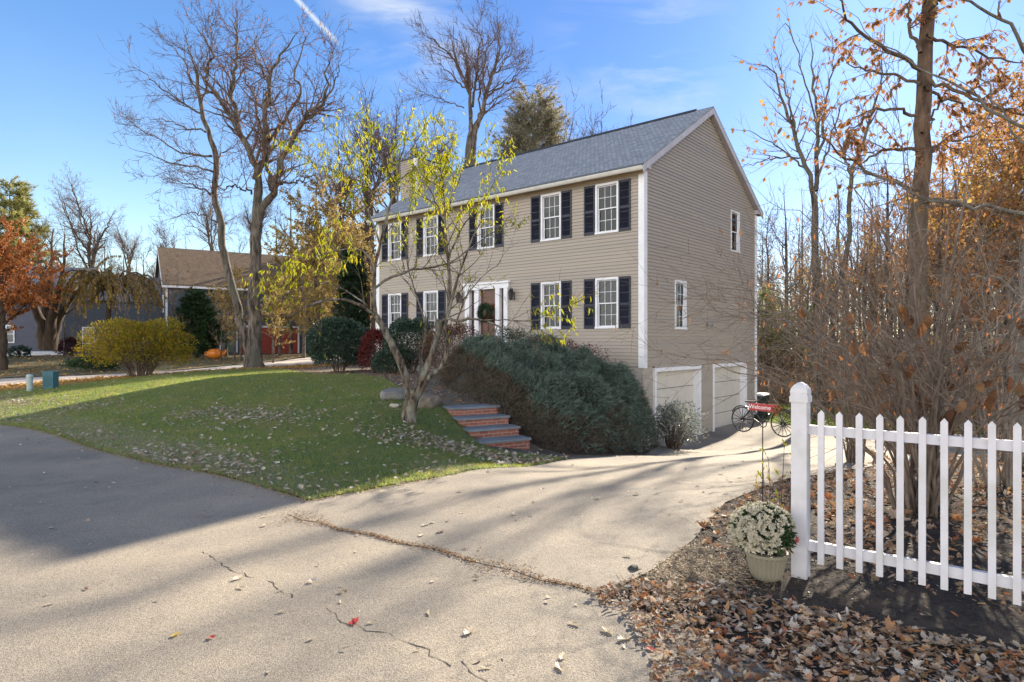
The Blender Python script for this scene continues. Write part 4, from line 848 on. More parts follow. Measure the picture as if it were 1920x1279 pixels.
# --- the oak with orange leaves behind the fence
D = 12.5; s = Sk(42); g = ground_at(1724, D); s.c0 = g
s.limb([(g[0], g[1], g[2]-.2)]+trace([(1724, 720), (1722, 560), (1724, 430), (1728, 300), (1733, 150), (1742, 0), (1748, -180), (1750, -420)], D, 0, .4), [.25, .19, .16, .15, .145, .135, .12, .09, .06], 0, 26, .02)
for pts, r, z0, z1 in [
  (z8([(1060, 400), (900, 300), (700, 180), (600, 40), (560, -60)]), [.07, .055, .04, .025, .01], 0, -1.5), (z8([(1050, 480), (880, 420), (700, 390), (600, 330)]), [.05, .04, .025, .01], 0, 1.2), (z8([(1030, 660), (850, 620), (700, 700), (640, 760)]), [.05, .04, .025, .01], 0, -1),
  (z8([(1060, 860), (900, 850), (760, 900), (700, 960), (560, 950)]), [.06, .05, .035, .02, .01], 0, 1), (z8([(1085, 430), (1250, 520), (1450, 600), (1660, 660), (1800, 700)]), [.06, .05, .04, .03, .01], 0, -1.2), (z8([(1075, 500), (1200, 560), (1350, 650), (1500, 700)]), [.05, .04, .025, .01], 0, 1.5),
  (z8([(1090, 200), (1280, 270), (1500, 340), (1700, 380)]), [.05, .04, .03, .01], 0, .8), (z8([(1060, 1150), (1200, 1150), (1400, 1180), (1640, 1230), (1800, 1240)]), [.07, .06, .05, .04, .02], 0, -1.5), (z8([(1040, 1080), (850, 1020), (700, 950), (560, 850), (430, 740)]), [.06, .05, .04, .025, .01], 0, -1.3),
  (z8([(1055, 300), (1000, 200), (980, 60), (1010, -80)]), [.06, .05, .03, .01], 0, .6), (z8([(1100, 60), (1200, -60), (1350, -200)]), [.06, .04, .02], 0, -1), (z8([(1050, 900), (1180, 820), (1330, 780), (1500, 700)]), [.05, .04, .03, .01], 0, .9), (z8([(1060, 760), (1150, 600), (1170, 540)]), [.04, .03, .01], 0, 1.2)]:
    s.limb(trace(pts, D, z0, z1), [x*.66 for x in r], 1, 16, .03)
s.sprout(1, 2, 2.4, .15, 1, (.5, 1.2), (30, 65), .5, .02, .25, 6, .12, .02, .4)
s.sprout(2, 3, 3.4, .12, 1, (.2, .55), (30, 65), .5, .008, .4, 5, .14, .02, .35, rmin=.0035)
oak = finish(s, 'oak_tree', 'tall oak with a straight trunk and orange-brown leaves right of the clump', 'tree', g, [0, 1], [2, 3], BARKO, TWIG, {0: 14, 1: 8, 2: 4, 3: 3})
n = 2600; pp, tt = s.points([2, 3], n); leaves('leaves', pp, tt*.5+np.array([0, 0, -.7])+s.rng.normal(0, .35, (n, 3)), s.rng.uniform(.08, .15, n), s.rng.uniform(.07, .11, n), L_ORANGE, s.rng, LEAF_O, origin=g, parent=oak)
# --- big grey tree at the right edge
D = 9.2; s = Sk(43); g = ground_at(1925, D); s.c0 = g
s.limb([(g[0], g[1], g[2]-.2)]+trace([(1925, 850), (1922, 740), (1932, 600), (1950, 430), (1965, 250), (1975, 150), (1985, 0), (1990, -200), (2000, -500)], D, 0, .5), [.34, .28, .235, .21, .185, .17, .15, .135, .10, .06], 0, 26, .015)
for pts, r, z1 in [
  ([(1950, 415), (1850, 392), (1760, 380), (1700, 352), (1640, 325), (1580, 300), (1500, 262)], [.09, .075, .06, .05, .035, .02, .008], -.6), ([(1965, 265), (1840, 195), (1774, 151), (1725, 128), (1640, 75), (1590, 20)], [.07, .06, .045, .035, .02, .008], .6),
  ([(1973, 150), (1890, 60), (1800, -10), (1740, -40)], [.08, .06, .04, .015], -.8), ([(1957, 330), (1870, 200), (1830, 110), (1790, 50)], [.05, .04, .025, .01], 1), ([(1936, 560), (1850, 520), (1770, 520), (1700, 500)], [.06, .045, .03, .01], .8), ([(1930, 640), (1860, 625), (1790, 620), (1700, 640)], [.05, .04, .02, .008], -.7)]:
    s.limb(trace(pts, D, 0, z1), [x*.36 for x in r], 1, 16, .03)
s.sprout(1, 2, 2.4, .2, 1, (.5, 1.2), (28, 60), .5, .018, .25, 6, .12, .03, .4)
s.sprout(2, 3, 3.6, .12, 1, (.2, .5), (30, 62), .5, .007, .4, 5, .14, .02, .35, rmin=.003)
t5 = finish(s, 'bare_tree', 'thick grey trunk with long bare limbs sweeping left at the right edge of the photo', 'tree', g, [0, 1], [2, 3], BARKG, TWIG, {0: 14, 1: 8, 2: 4, 3: 3})
pp, tt = s.points([2, 3], 260, weight=lambda a: a[:, 2] > 3.5); leaves('leaves', pp, tt*.5+np.array([0, 0, -.7]), s.rng.uniform(.05, .09, 260), .06, L_GOLDR, s.rng, LEAF_M, origin=g, parent=t5)
pT, _ = wood_tree(38, 15, .10, 2.2, 14, .16, loc=gl(1580, 43), label='slim straight pale trunk in the woods beyond the driveway', group='slim pale trunks in the woods', name='bare_tree', bark=BARKG, twig=TWIGG, f0=.45, tw=.011, dens=1.2)
for k in range(56):
    u = 1430+(k*139 % 620); d = (41, 48, 44, 53)[k % 4]+rnd.uniform(-2, 2); dup(pT, gl(u, d), rnd.uniform(0, 6.28), rnd.uniform(.7, 1.05)*(.75 if u < 1500 else 1))
# --- saplings and brush of the woods
BR_L = 'tangled bare brush with a few brown leaves under the woods'; BR_G = 'brush under the woods'
def brush(seed, h, sp, n, loc, leaf=None, nleaf=0, twig=TWIG, name='brush', label=BR_L, cat='brush', group=BR_G, r=.016, ll=.10, tpl=LEAF_D, wig=.07, lev=2):
    s = Sk(seed); rng = s.rng; s.c0 = np.array(loc, float); l0 = s.c0; k = 9
    for i in range(n):
        a = rng.uniform(0, 6.28); rr_ = rng.uniform(.1, 1)**.6*sp; b0 = l0+np.array([math.cos(a), math.sin(a), 0])*rr_*.22; hh = h*rng.uniform(.6, 1.0)*(1-.35*(rr_/sp)**2); tip = l0+np.array([math.cos(a)*rr_, math.sin(a)*rr_, hh])
        mid = b0*.5+tip*.5+np.array([-math.cos(a)*rr_*.12, -math.sin(a)*rr_*.12, hh*.14]); s.limb([b0-np.array([0, 0, .1]), b0*.75+mid*.25+np.array([0, 0, hh*.05]), mid, tip], [r*rng.uniform(.7, 1.3), r*.8, r*.55, r*.2], 0, k, .02)
    s.sprout(0, 1, 4.5, .2, 1, (h*.15, h*.42), (25, 65), .55, r*.5, .25, 6, .14, .03, .4, rmin=.003)
    if lev > 1: s.sprout(1, 2, 5, .1, 1, (h*.06, h*.16), (28, 65), .6, .005, .5, 4, .14, .03, .3, rmin=.0028)
    root = finish(s, name, label, cat, loc, [0], [1, 2], twig, twig, {0: 6, 1: 4, 2: 3}, group)
    if leaf and nleaf:
        pp, tt = s.points([1, 2], nleaf); leaves('leaves', pp, tt*.4+np.array([0, 0, -.8])+rng.normal(0, .4, pp.shape), rng.uniform(.7, 1.4, nleaf)*ll, ll*.6, leaf, rng, tpl, origin=loc, parent=root)
    return root, s
b1, _ = brush(51, 2.6, 1.9, 26, gl(1440, 31), L_BROWN, 380, TWIGG); b2, _ = brush(52, 3.4, 1.6, 20, gl(1600, 26), L_GOLDR, 260, TWIGR)
SL, SG = 'thin twiggy sapling in the undergrowth of the woods', 'saplings in the woods beyond the driveway'
pS, _ = wood_tree(36, 6.5, .05, 2.0, 22, .12, L_BROWN, 160, .12, loc=gl(1560, 40), label=SL, group=SG, name='sapling', f0=.1, tw=.009, dens=1.3, twig=TWIGG)
pS2, _ = wood_tree(37, 7.5, .055, 2.3, 22, .10, L_GOLDR, 380, .13, loc=gl(1690, 41), label='thin sapling with a few tan-gold leaves in the undergrowth of the woods', group='tan-leaved saplings in the woods', name='sapling', f0=.1, tw=.009, dens=1.3, twig=TWIGG)
for k in range(96):
    u = 1425+(k*97 % 640); d = (40, 47, 55, 64)[k % 4]+rnd.uniform(-3, 3); dup((pS, pS, pS2)[k % 3], gl(u, d), rnd.uniform(0, 6.28), rnd.uniform(.75, 1.25)*(1.0 if d < 50 else 1.3))
for u, d in [(1790, 26), (1840, 22), (1880, 27), (1930, 20), (1975, 25), (1815, 34), (1900, 33), (1760, 35)]: dup(pS2, gl(u, d), rnd.uniform(0, 6.28), rnd.uniform(.7, 1.0))
i = 0
for d, us in [(24.5, [1640, 1700, 1760, 1830, 1890, 1950]), (30, [1500, 1545, 1650, 1700, 1740, 1800, 1860, 1920]), (38, [1425, 1465, 1520, 1570, 1620, 1670, 1720, 1775, 1830, 1890, 1940]), (50, [1420, 1455, 1490, 1530, 1570, 1610, 1650, 1690, 1730, 1780, 1830, 1880, 1930]), (17, [1740, 1850, 1960])]:
    for u in us:
        dup((b1, b2)[i % 2], gl(u+rnd.uniform(-15, 15), d+rnd.uniform(-2, 2)), rnd.uniform(0, 6.28), rnd.uniform(.8, 1.25)*(1.6 if d >= 50 else 1.25 if d > 35 else 1)); i += 1
# ------------------------------------------------------------------ more trees, shrubs
# ornamental peach in the middle of the lawn
D = 12.2; s = Sk(61); g = ground_at(765, D); s.c0 = g
s.limb([(g[0], g[1], g[2]-.15)]+trace([(766, 788), (768, 768), (773, 748), (776, 730)], D), [.19, .15, .135, .13, .11], 0, 10)
for pts, r, z0, z1, lv in [
  ([(770, 755), (757, 700), (742, 660), (722, 620), (705, 592)], [.10, .095, .085, .075, .065], 0, -.3, 1),
  ([(706, 594), (680, 575), (650, 563), (615, 562), (580, 572), (545, 592)], [.05, .045, .038, .03, .02, .01], -.3, -1.2, 2),
  ([(705, 594), (701, 560), (703, 500), (713, 460), (728, 400), (742, 350), (755, 290), (768, 225)], [.055, .05, .045, .038, .03, .024, .016, .007], -.3, -.9, 2),
  ([(702, 520), (690, 480), (660, 467), (620, 472), (570, 492), (540, 510)], [.03, .026, .02, .016, .01, .006], -.4, .8, 2),
  ([(713, 460), (700, 420), (680, 370), (660, 320), (648, 260), (640, 200)], [.03, .026, .022, .017, .012, .006], -.5, .5, 2),
  ([(704, 540), (740, 516), (780, 505), (820, 500), (860, 482), (900, 452), (945, 420)], [.036, .033, .03, .026, .02, .013, .006], -.4, .9, 2),
  ([(776, 745), (786, 690), (797, 640), (793, 590), (770, 520), (760, 440), (790, 350)], [.04, .035, .03, .024, .018, .012, .006], .1, 1.2, 2),
  ([(778, 740), (797, 697), (812, 660), (821, 625), (822, 600)], [.095, .085, .075, .065, .062], 0, -.2, 1),
  ([(822, 606), (840, 597), (865, 602), (900, 599), (935, 612), (970, 622), (1012, 640)], [.045, .04, .035, .028, .02, .014, .006], -.2, -1.1, 2),
  ([(900, 600), (950, 600), (1000, 602), (1040, 582), (1074, 570)], [.016, .013, .010, .007, .004], -.7, -1.5, 2),
  ([(820, 635), (838, 590), (842, 540), (839, 480), (836, 420), (830, 360), (824, 300), (815, 240), (812, 205)], [.055, .05, .045, .04, .034, .027, .02, .012, .006], -.1, .6, 2),
  ([(839, 490), (860, 440), (880, 408), (912, 365), (930, 330)], [.026, .022, .017, .011, .005], .2, -.8, 2), ([(836, 420), (813, 370), (795, 320), (800, 260)], [.024, .02, .014, .006], .3, .9, 2),
  ([(836, 400), (860, 340), (880, 290), (905, 270)], [.02, .015, .01, .005], .3, 1.2, 2),
  ([(782, 745), (806, 707), (828, 686), (838, 655), (835, 610), (850, 550), (866, 500), (890, 440), (908, 395)], [.075, .068, .06, .055, .045, .036, .027, .017, .007], 0, -.6, 2),
  ([(838, 655), (850, 625), (872, 560), (905, 520), (940, 490)], [.03, .025, .018, .012, .005], 0, .9, 2), ([(690, 575), (650, 545), (600, 530), (560, 540), (520, 560)], [.022, .018, .014, .009, .004], -.5, .4, 2),
  ([(742, 350), (715, 300), (700, 250), (690, 215)], [.018, .014, .009, .004], -.6, -1.2, 2), ([(728, 400), (690, 350), (630, 320), (590, 310)], [.02, .016, .010, .004], -.6, -1.0, 2), ([(755, 300), (790, 250), (800, 210)], [.014, .01, .004], -.8, -.4, 2)]:
    s.limb(trace(pts, D, z0, z1), [x*(.82 if lv == 1 else .72) for x in r], lv, 14 if lv == 1 else 16, .006 if lv == 1 else .012)
s.sprout(2, 3, 5.2, .12, 1, (.45, 1.15), (28, 62), .5, .012, .25, 7, .10, .04, .3, rmin=.0045)
s.sprout(3, 4, 6.0, .1, 1, (.18, .5), (25, 60), .6, .0045, .5, 5, .10, .02, .3, rmin=.0034)
peach = finish(s, 'peach_tree', 'small branching peach tree with yellow-green leaves on the front lawn', 'tree', g, [0, 1, 2], [3, 4], BARKL, TWIG, {0: 14, 1: 12, 2: 8, 3: 4, 4: 3})
def wl(a):
    u = a[:, 0]/a[:, 1]*FOC+UC; v = VC-(a[:, 2]-CAM_H)/a[:, 1]*FOC
    return .05+1.0*np.clip((470-v)/120, 0, 1)*np.clip((v-195)/50, .05, 1)+1.3*np.exp(-((u-835)/60)**2-((v-320)/80)**2)+1.0*np.exp(-((u-545)/95)**2-((v-500)/65)**2)+.30*np.exp(-((u-700)/120)**2-((v-440)/60)**2)+.9*np.exp(-((u-1050)/50)**2-((v-590)/40)**2)
# (denser leaves towards the top and at the long branch ends, as on the real tree)
n = 3900; pp, tt = s.points([3, 4], n, weight=wl); leaves('leaves', pp, tt*.35+np.array([0, 0, -1.0])+s.rng.normal(0, .30, (n, 3)), s.rng.uniform(.07, .14, n), s.rng.uniform(.018, .034, n), L_YG, s.rng, LEAF_L, origin=g, parent=peach)
# weeping and evergreen kinds
def fluff(a, seed, k=5, f=3.0):
    r = np.random.default_rng(seed); o = np.zeros(len(a))
    for _ in range(k): d = r.normal(size=3)*f; o += np.sin(a@d+r.uniform(0, 6.28))
    return o/k**.5
def bush(name, label, cat, loc, rx, ry, h, leaf, n, ll, lw, seed, tpl=LEAF_D, lump=.12, stem=TWIG, low=.0, core=None, shell=.55, up=.3, group=None, nst=14, flat=.0):
    """stems from the base carrying a lumpy volume of leaves"""
    rng = np.random.default_rng(seed); d = rng.normal(size=(n, 3)); d /= np.linalg.norm(d, axis=1, keepdims=True); d[:, 2] = np.where(d[:, 2] < -.75, -d[:, 2], d[:, 2])
    rad = rng.uniform(shell**2, 1, n)**.5*(1+lump*fluff(d, seed, 6, 3.2)+.5*lump*fluff(d, seed+1, 6, 8))
    half = (h-low)/2; pos = d*rad[:, None]*np.array([rx, ry, half]); pos[:, 2] += low+half
    k = pos[:, 2] > .03; pos = pos[k]; d = d[k]; n = len(pos); loc = np.array(loc, float)
    root = thing(name, label, cat, loc, group=group)
    m = Sk(seed)
    for i in range(nst):
        a = rng.uniform(0, 6.28); e = rng.uniform(.2, .9); tip = np.array([math.cos(a)*rx*e, math.sin(a)*ry*e, (low+half)*rng.uniform(.9, 1.5)]); b0 = np.array([math.cos(a)*rx*.12, math.sin(a)*ry*.12, -.1]); m.limb([b0, b0*.5+tip*.5+np.array([0, 0, .1*h]), tip], [.02, .014, .005], 0, 8, .01)
    m.sprout(0, 1, 7, .25, 1, (.15*rx+.1, .4*rx+.1), (25, 60), .5, .008, .3, 5, .12, .02, .3, rmin=.003)
    link('stems', m.mesh('stems', [0, 1], {0: 5, 1: 3}, stem, (0, 0, 0)), root)
    leaves('foliage', pos, d*np.array([1, 1, .8])+np.array([0, 0, up])+rng.normal(0, .55, (n, 3)), rng.uniform(.7, 1.3, n)*ll, rng.uniform(.8, 1.2, n)*lw, leaf, rng, tpl, parent=root, roll=.8, up=(0, 0, .4))
    return root
bush('rhododendron', 'big rounded dark green shrub at the left corner of the house', 'shrub', ground_at(637, 23.4), 1.18, 1.1, 1.95, L_DKGREEN, 9000, .13, .055, 71, LEAF_E, .07, low=.05)
bush('burning_bush', 'dark red shrub between two green shrubs by the left house windows', 'shrub', ground_at(706, 22.3), .62, .6, 1.55, L_RED, 3600, .08, .045, 72, lump=.12)
bush('holly_bush', 'dark green shrub under the left windows behind the peach tree', 'shrub', ground_at(768, 20.3), .85, .8, 1.75, L_DKGREEN, 6000, .08, .045, 73, lump=.12, low=.05)
bush('barberry_bush', 'red-brown clipped shrub left of the front door above the juniper', 'shrub', ground_at(850, 18.9), .95, .7, 1.62, L_RBROWN, 5200, .05, .03, 74, lump=.10)
bush('red_shrub', 'low dark red shrub below the right front windows', 'shrub', ground_at(1075, 18.2), .95, .5, 1.68, leafmat('plum_leaf', [(.13, .03, .04), (.18, .05, .055), (.09, .03, .04)], .3), 3000, .05, .03, 75, lump=.16)
bush('boxwood', 'small dark green shrub beside the front entry', 'shrub', ground_at(965, 19.4), .8, .6, 1.55, L_DKGREEN, 3600, .05, .03, 76, lump=.12)
bush('yew_bush', 'low dark shrub at the foot of the red shrub by the lawn edge', 'shrub', ground_at(735, 20.6), .7, .6, .8, L_DKGREEN, 3000, .08, .04, 79, lump=.16)
bush('variegated_shrub', 'open shrub with pale variegated leaves beside the left garage door', 'shrub', ground_at(1262, 16.2), .78, .62, 1.15, L_GREY, 2900, .075, .034, 77, LEAF_E, .22, shell=.2, up=.5, nst=22)
bush('variegated_shrub', 'low pale variegated shrub at the right foot of the juniper', 'shrub', ground_at(1190, 15.0), .42, .4, .5, L_GREY, 1000, .06, .03, 78, LEAF_E, .2, shell=.2)
forsy = bush('forsythia_shrub', 'wide yellow-green shrub by the pale driveway left of the maple', 'shrub', ground_at(262, 25.5), 2.35, 1.3, 2.35, L_FORS, 8500, .11, .05, 80, lump=.15, low=.2, shell=.25, up=.6, nst=50)
bush('dark_shrub', 'small dark bush in front of the blue-grey house', 'shrub', ground_at(133, 46), .9, .7, 1.3, leafmat('purple_leaf', [(.05, .02, .03), (.08, .03, .04)], .2), 1400, .16, .09, 81, lump=.2)
bush('dark_shrub', 'low green mound of a shrub on the neighbour lawn', 'shrub', ground_at(38, 45.5), .8, .6, .75, L_DKGREEN, 900, .14, .08, 82, lump=.2)
bush('dark_shrub', 'low spreading green shrub behind the yellow shrub', 'shrub', ground_at(180, 33), 1.5, .8, .7, leafmat('mid_green_leaf', [(.03, .06, .025), (.05, .085, .03)], .25), 1800, .13, .07, 83, lump=.2)
def conifer(name, label, loc, h, rb, seed, leaf, n=9000, ll=.22, lw=.03, top=.04, z0=.05, droop=-.10, lv_n=5.0, bark=BARKD, prof=1.0, tiers=0, group=None, tuft=3):
    s = Sk(seed); rng = s.rng; s.c0 = np.array(loc, float); l0 = s.c0
    s.limb([l0+np.array([0, 0, -.15]), l0+np.array([0, 0, h*.5]), l0+np.array([0, 0, h])], [h*.022, h*.013, .01], 0, 14, .01)
    zs_ = np.sort(rng.uniform(z0, .985, int(lv_n*h))); Pb = []; Rb = []
    if tiers: zs_ = np.repeat(np.linspace(z0, .97, tiers), int(lv_n*h/tiers))+rng.normal(0, .012, int(lv_n*h/tiers)*tiers); zs_ = np.clip(zs_, z0*.8, .985)
    for z in zs_:
        L_ = rb*(top+(1-z)**prof*(1-top))*rng.uniform(.65, 1.15)*(min(1, .55+z/.25*.45) if z < .25 else 1); a = rng.uniform(0, 6.28); st = l0+np.array([0, 0, h*z]); d = np.array([math.cos(a), math.sin(a), .25]); pts = [st]
        for q in range(6): d = d+rng.normal(0, .05, 3)+np.array([0, 0, droop*.5 if q < 4 else .10]); d /= np.linalg.norm(d); pts.append(pts[-1]+d*L_/6)
        Pb.append(pts); Rb.append(np.linspace(.012+.006*L_, .004, 7))
    s.b.setdefault(1, []).append((np.array(Pb), np.array(Rb)))
    s.sprout(1, 2, 4.0, .15, 1, (.2+.12*rb, .25+.26*rb), (30, 60), .5, .008, .4, 4, .10, .0, .4, rmin=.003, flat=.6)
    root = finish(s, name, label, 'tree', loc, [0, 1], [2], bark, TWIG, {0: 8, 1: 4, 2: 3}, group)
    pp, tt = s.points([1, 2, 2], n); rng2 = s.rng
    leaves('foliage', np.repeat(pp, tuft, 0), np.repeat(tt, tuft, 0)*.8+np.array([0, 0, .15])+rng2.normal(0, .55, (n*tuft, 3)), rng2.uniform(.7, 1.3, n*tuft)*ll, lw, leaf, rng2, NEEDLE, origin=loc, parent=root)
    return root
L_ARB = leafmat('arborvitae_green', [(.018, .04, .02), (.028, .055, .028), (.014, .03, .016)], .15)
conifer('arborvitae', 'tall narrow dark arborvitae at the left end of the house', ground_at(662, 32), 5.5, 1.0, 91, L_ARB, 9000, .22, .05, top=.35, z0=.02, droop=.25, lv_n=40, prof=.55)
conifer('spruce_tree', 'dark cone-shaped evergreen in front of the grey shingled house', ground_at(368, 43), 4.4, 2.1, 92, leafmat('evergreen', [(.02, .045, .018), (.035, .07, .025), (.03, .055, .02)], .2), 9000, .26, .06, lv_n=30, prof=.8)
conifer('pine_tree', 'feathery tan-green pine rising behind the middle of the roof', ground_at(1003, 49), 21.2, 7.2, 93, L_TANPINE, 27000, .43, .045, lv_n=10, prof=.8, droop=.10, z0=.3, tuft=4, top=.06)
conifer('pine_tree', 'tall layered pine at the left edge behind the orange maple', ground_at(18, 60), 15.6, 5.6, 94, leafmat('sunlit_pine', [(.34, .32, .10), (.42, .37, .12), (.24, .25, .09), (.18, .21, .09)], .5), 10000, .5, .06, lv_n=6, prof=.8, droop=.05, z0=.3, tiers=15, tuft=4, top=.12)
gp = conifer('evergreen_sapling', 'pale green young evergreen beyond the back lawn', ground_at(1436, 40), 7.0, 2.4, 96, leafmat('pale_evergreen', [(.22, .27, .09), (.30, .32, .12), (.16, .20, .07), (.33, .32, .15)], .5), 3600, .3, .05, lv_n=16, z0=.03, group='young evergreens beyond the back lawn')
for u, d, sc in [(1474, 42, .8), (1520, 46, .85), (1590, 48, .7), (1412, 48, .9), (1455, 52, 1.0), (1500, 38, .5)]: dup(gp, ground_at(u, d), u, sc)
# orange japanese maple and dark-trunked tree at the left
wt, sj = wood_tree(101, 5.6, .22, 4.6, 26, -.02, L_RUST, 15000, .15, loc=ground_at(5, 36), label='dense rust-orange maple at the left edge of the neighbour lawn', name='maple_tree', bark=BARKD, f0=.30, dens=1.2)
D = 41; s = Sk(102); g = ground_at(88, D); s.c0 = g
for pts, r, z1 in [([(84, 655), (78, 610), (62, 570), (40, 530), (20, 500)], [.42, .30, .2, .1, .03], -1), ([(88, 655), (88, 600), (84, 550), (75, 500), (70, 450)], [.42, .3, .2, .1, .03], 1.2), ([(92, 655), (98, 600), (108, 555), (120, 500), (122, 440)], [.42, .28, .19, .1, .03], -.8), ([(94, 655), (106, 610), (130, 565), (160, 530), (185, 500)], [.4, .24, .15, .08, .02], 1.0), ([(90, 640), (95, 560), (96, 500), (100, 430)], [.3, .2, .12, .03], 2)]:
    s.limb(trace(pts, D, 0, z1), r, 0, 14, .03)
s.sprout(0, 1, 1.6, .3, 1, (1.0, 2.6), (25, 55), .5, .06, .2, 7, .12, .06, .4); s.sprout(1, 2, 2.2, .15, 1, (.5, 1.2), (25, 60), .5, .018, .3, 5, .14, .04, .4, rmin=.009)
t6 = finish(s, 'bare_tree', 'dark multi-trunked tree standing before the blue-grey house', 'tree', g, [0], [1, 2], BARKD, TWIG, {0: 9, 1: 5, 2: 3})
# weeping cherry before the grey house
D = 40; s = Sk(103); g = ground_at(205, D); s.c0 = g
s.limb([(g[0], g[1], g[2]-.1)]+trace([(205, 640), (203, 590), (208, 545)], D), [.2, .18, .15, .13], 0, 10)
for a in np.linspace(0, 6.28, 13)[:-1]:
    rr_ = s.rng.uniform(1.8, 3.0); c_, s_ = math.cos(a), math.sin(a); b0 = np.array(P(207, 552, D)); s.limb([b0, b0+np.array([c_*rr_*.4, s_*rr_*.4, 1.0]), b0+np.array([c_*rr_*.8, s_*rr_*.8, 1.35]), b0+np.array([c_*rr_*1.15, s_*rr_*1.15, .7])], [.08, .06, .04, .015], 1, 10, .03)
s.sprout(1, 2, 4.5, .2, 1, (1.2, 2.6), (30, 80), .5, .02, .3, 9, .06, -.30, .1, rmin=.006)
weep = finish(s, 'weeping_cherry', 'weeping tree with hanging tan-yellow leaves before the grey shingled house', 'tree', g, [0, 1], [2], BARKD, TWIG, {0: 9, 1: 6, 2: 3})
n = 9500; pp, tt = s.points([2], n); leaves('leaves', pp, np.array([0, 0, -1.0])+s.rng.normal(0, .35, (n, 3)), s.rng.uniform(.12, .24, n), .07, L_WEEP, s.rng, LEAF_D, origin=g, parent=weep)
L_GOLDW = leafmat('olive_gold_leaf', [(.42, .30, .09), (.50, .36, .11), (.30, .22, .09), (.36, .29, .10), (.24, .18, .08), (.44, .29, .10)], .5)
# gold-leaved trees beyond the lawn, between the maple and the house
GG = 'gold-leaved trees left of the house'; LGG = 'gold-leaved tree between the big maple and the left end of the house'
pG, _ = wood_tree(111, 11, .16, 4.2, 30, .04, L_GOLDW, 8000, .14, loc=ground_at(640, 44), label=LGG, group=GG, name='maple_tree', f0=.12, dens=1.1, tw=.012)
for u, d, sc in [(598, 33, .40), (512, 36, .40), (452, 40, .46), (425, 45, .5), (590, 47, .95), (545, 52, .85), (690, 50, 1.05), (620, 56, 1.25), (570, 41, .62), (655, 38, .6), (505, 60, .85), (740, 55, 1.0), (525, 46, .6), (610, 44, .8), (670, 60, 1.3)]: dup(pG, ground_at(u, d), rnd.uniform(0, 6.28), sc)
LR = 'bare tree behind the roofs of the neighbour houses'; GR = 'bare trees behind the neighbour houses'
dup(maple, ground_at(168, 66), 2.4, .98, 'wide bare tree rising above the weeping tree at the left', 'single trees at the left'); dup(pA, ground_at(196, 67), 2.2, .80, 'narrow bare tree close beside the wide bare tree at the left', 'single trees at the left')
pR, _ = wood_tree(115, 11.5, .14, 4.4, 26, .10, loc=ground_at(308, 70), label='round-crowned reddish bare tree above the brown roof', name='bare_tree', twig=TWIGR, f0=.25, dens=1.6, tw=.018)
for u, d, sc in [(-60, 70, .8), (40, 76, .75), (90, 80, .7), (150, 82, .75), (230, 85, .8), (270, 82, .85), (350, 84, .85), (400, 75, .85), (450, 80, .9), (520, 75, .95), (600, 78, .9), (680, 80, 1.0), (760, 78, .9), (-140, 66, .8), (-240, 62, .9), (-340, 66, .9), (-440, 60, .9), (-560, 64, 1.0), (830, 74, .8), (120, 74, .7), (210, 76, .72), (255, 76, .75), (330, 78, .8), (20, 72, .7)]: dup(rnd.choice([pA, pC]), ground_at(u, d), rnd.uniform(0, 6.28), sc, LR, GR)
LT = 'bare tree whose top shows behind the house roof'; GT = 'bare trees behind the house roof'
for u, d, sc in [(1075, 47, 1.62), (1128, 48, 1.66), (1100, 52, 1.62), (745, 46, 1.35), (820, 50, 1.4), (660, 54, 1.3)]: dup(pB, ground_at(u, d), rnd.uniform(0, 6.28), sc, LT, GT)
for u, d, sc in [(690, 48, 1.12), (738, 52, 1.2), (640, 50, .98), (790, 56, 1.1), (590, 54, .92), (545, 58, .85)]: dup(pC, ground_at(u, d), rnd.uniform(0, 6.28), sc, LT, GT)
for u, d, sc, a in [(692, 50, .92, 1), (740, 58, 1.0, 2.5), (640, 55, .8, 4), (1126, 52, .98, .6), (1080, 54, .93, 3.3), (800, 60, 1.0, 5)]: dup(t3, ground_at(u, d), a, sc, LT, GT)
for u, d, sc, a in [(60, 82, .8, 1), (240, 80, .72, 2), (400, 76, .85, 3), (-80, 74, .9, 4), (480, 70, .8, 5)]: dup(t3, ground_at(u, d), a, sc, LR, GR)
LW = 'thin twiggy sapling standing before the grey neighbour house'; GW = 'saplings before the grey neighbour house'
for u, d, sc in [(285, 40, .8), (332, 41, .9), (440, 41, .75), (150, 40, .7), (240, 37, .8), (415, 38, .6), (120, 43, .8)]: dup(pS, ground_at(u, d), rnd.uniform(0, 6.28), sc, LW, GW)
lb = 'tangled bare brush along the back of the neighbour lots'; gb = 'brush behind the neighbour lots'
for u in range(-120, 860, 24): dup((b1, b2)[(u//24) % 2], ground_at(u+rnd.uniform(-12, 12), rnd.uniform(60, 84)), rnd.uniform(0, 6.28), rnd.uniform(1.5, 2.5), lb, gb)
for u, d, sc in [(60, 80, .8), (128, 84, .85), (232, 78, .75), (420, 82, .9), (372, 74, .7)]: dup(pR, ground_at(u, d), rnd.uniform(0, 6.28), sc, 'reddish-twigged bare tree low behind the neighbour houses', 'reddish bare trees behind the neighbour houses')
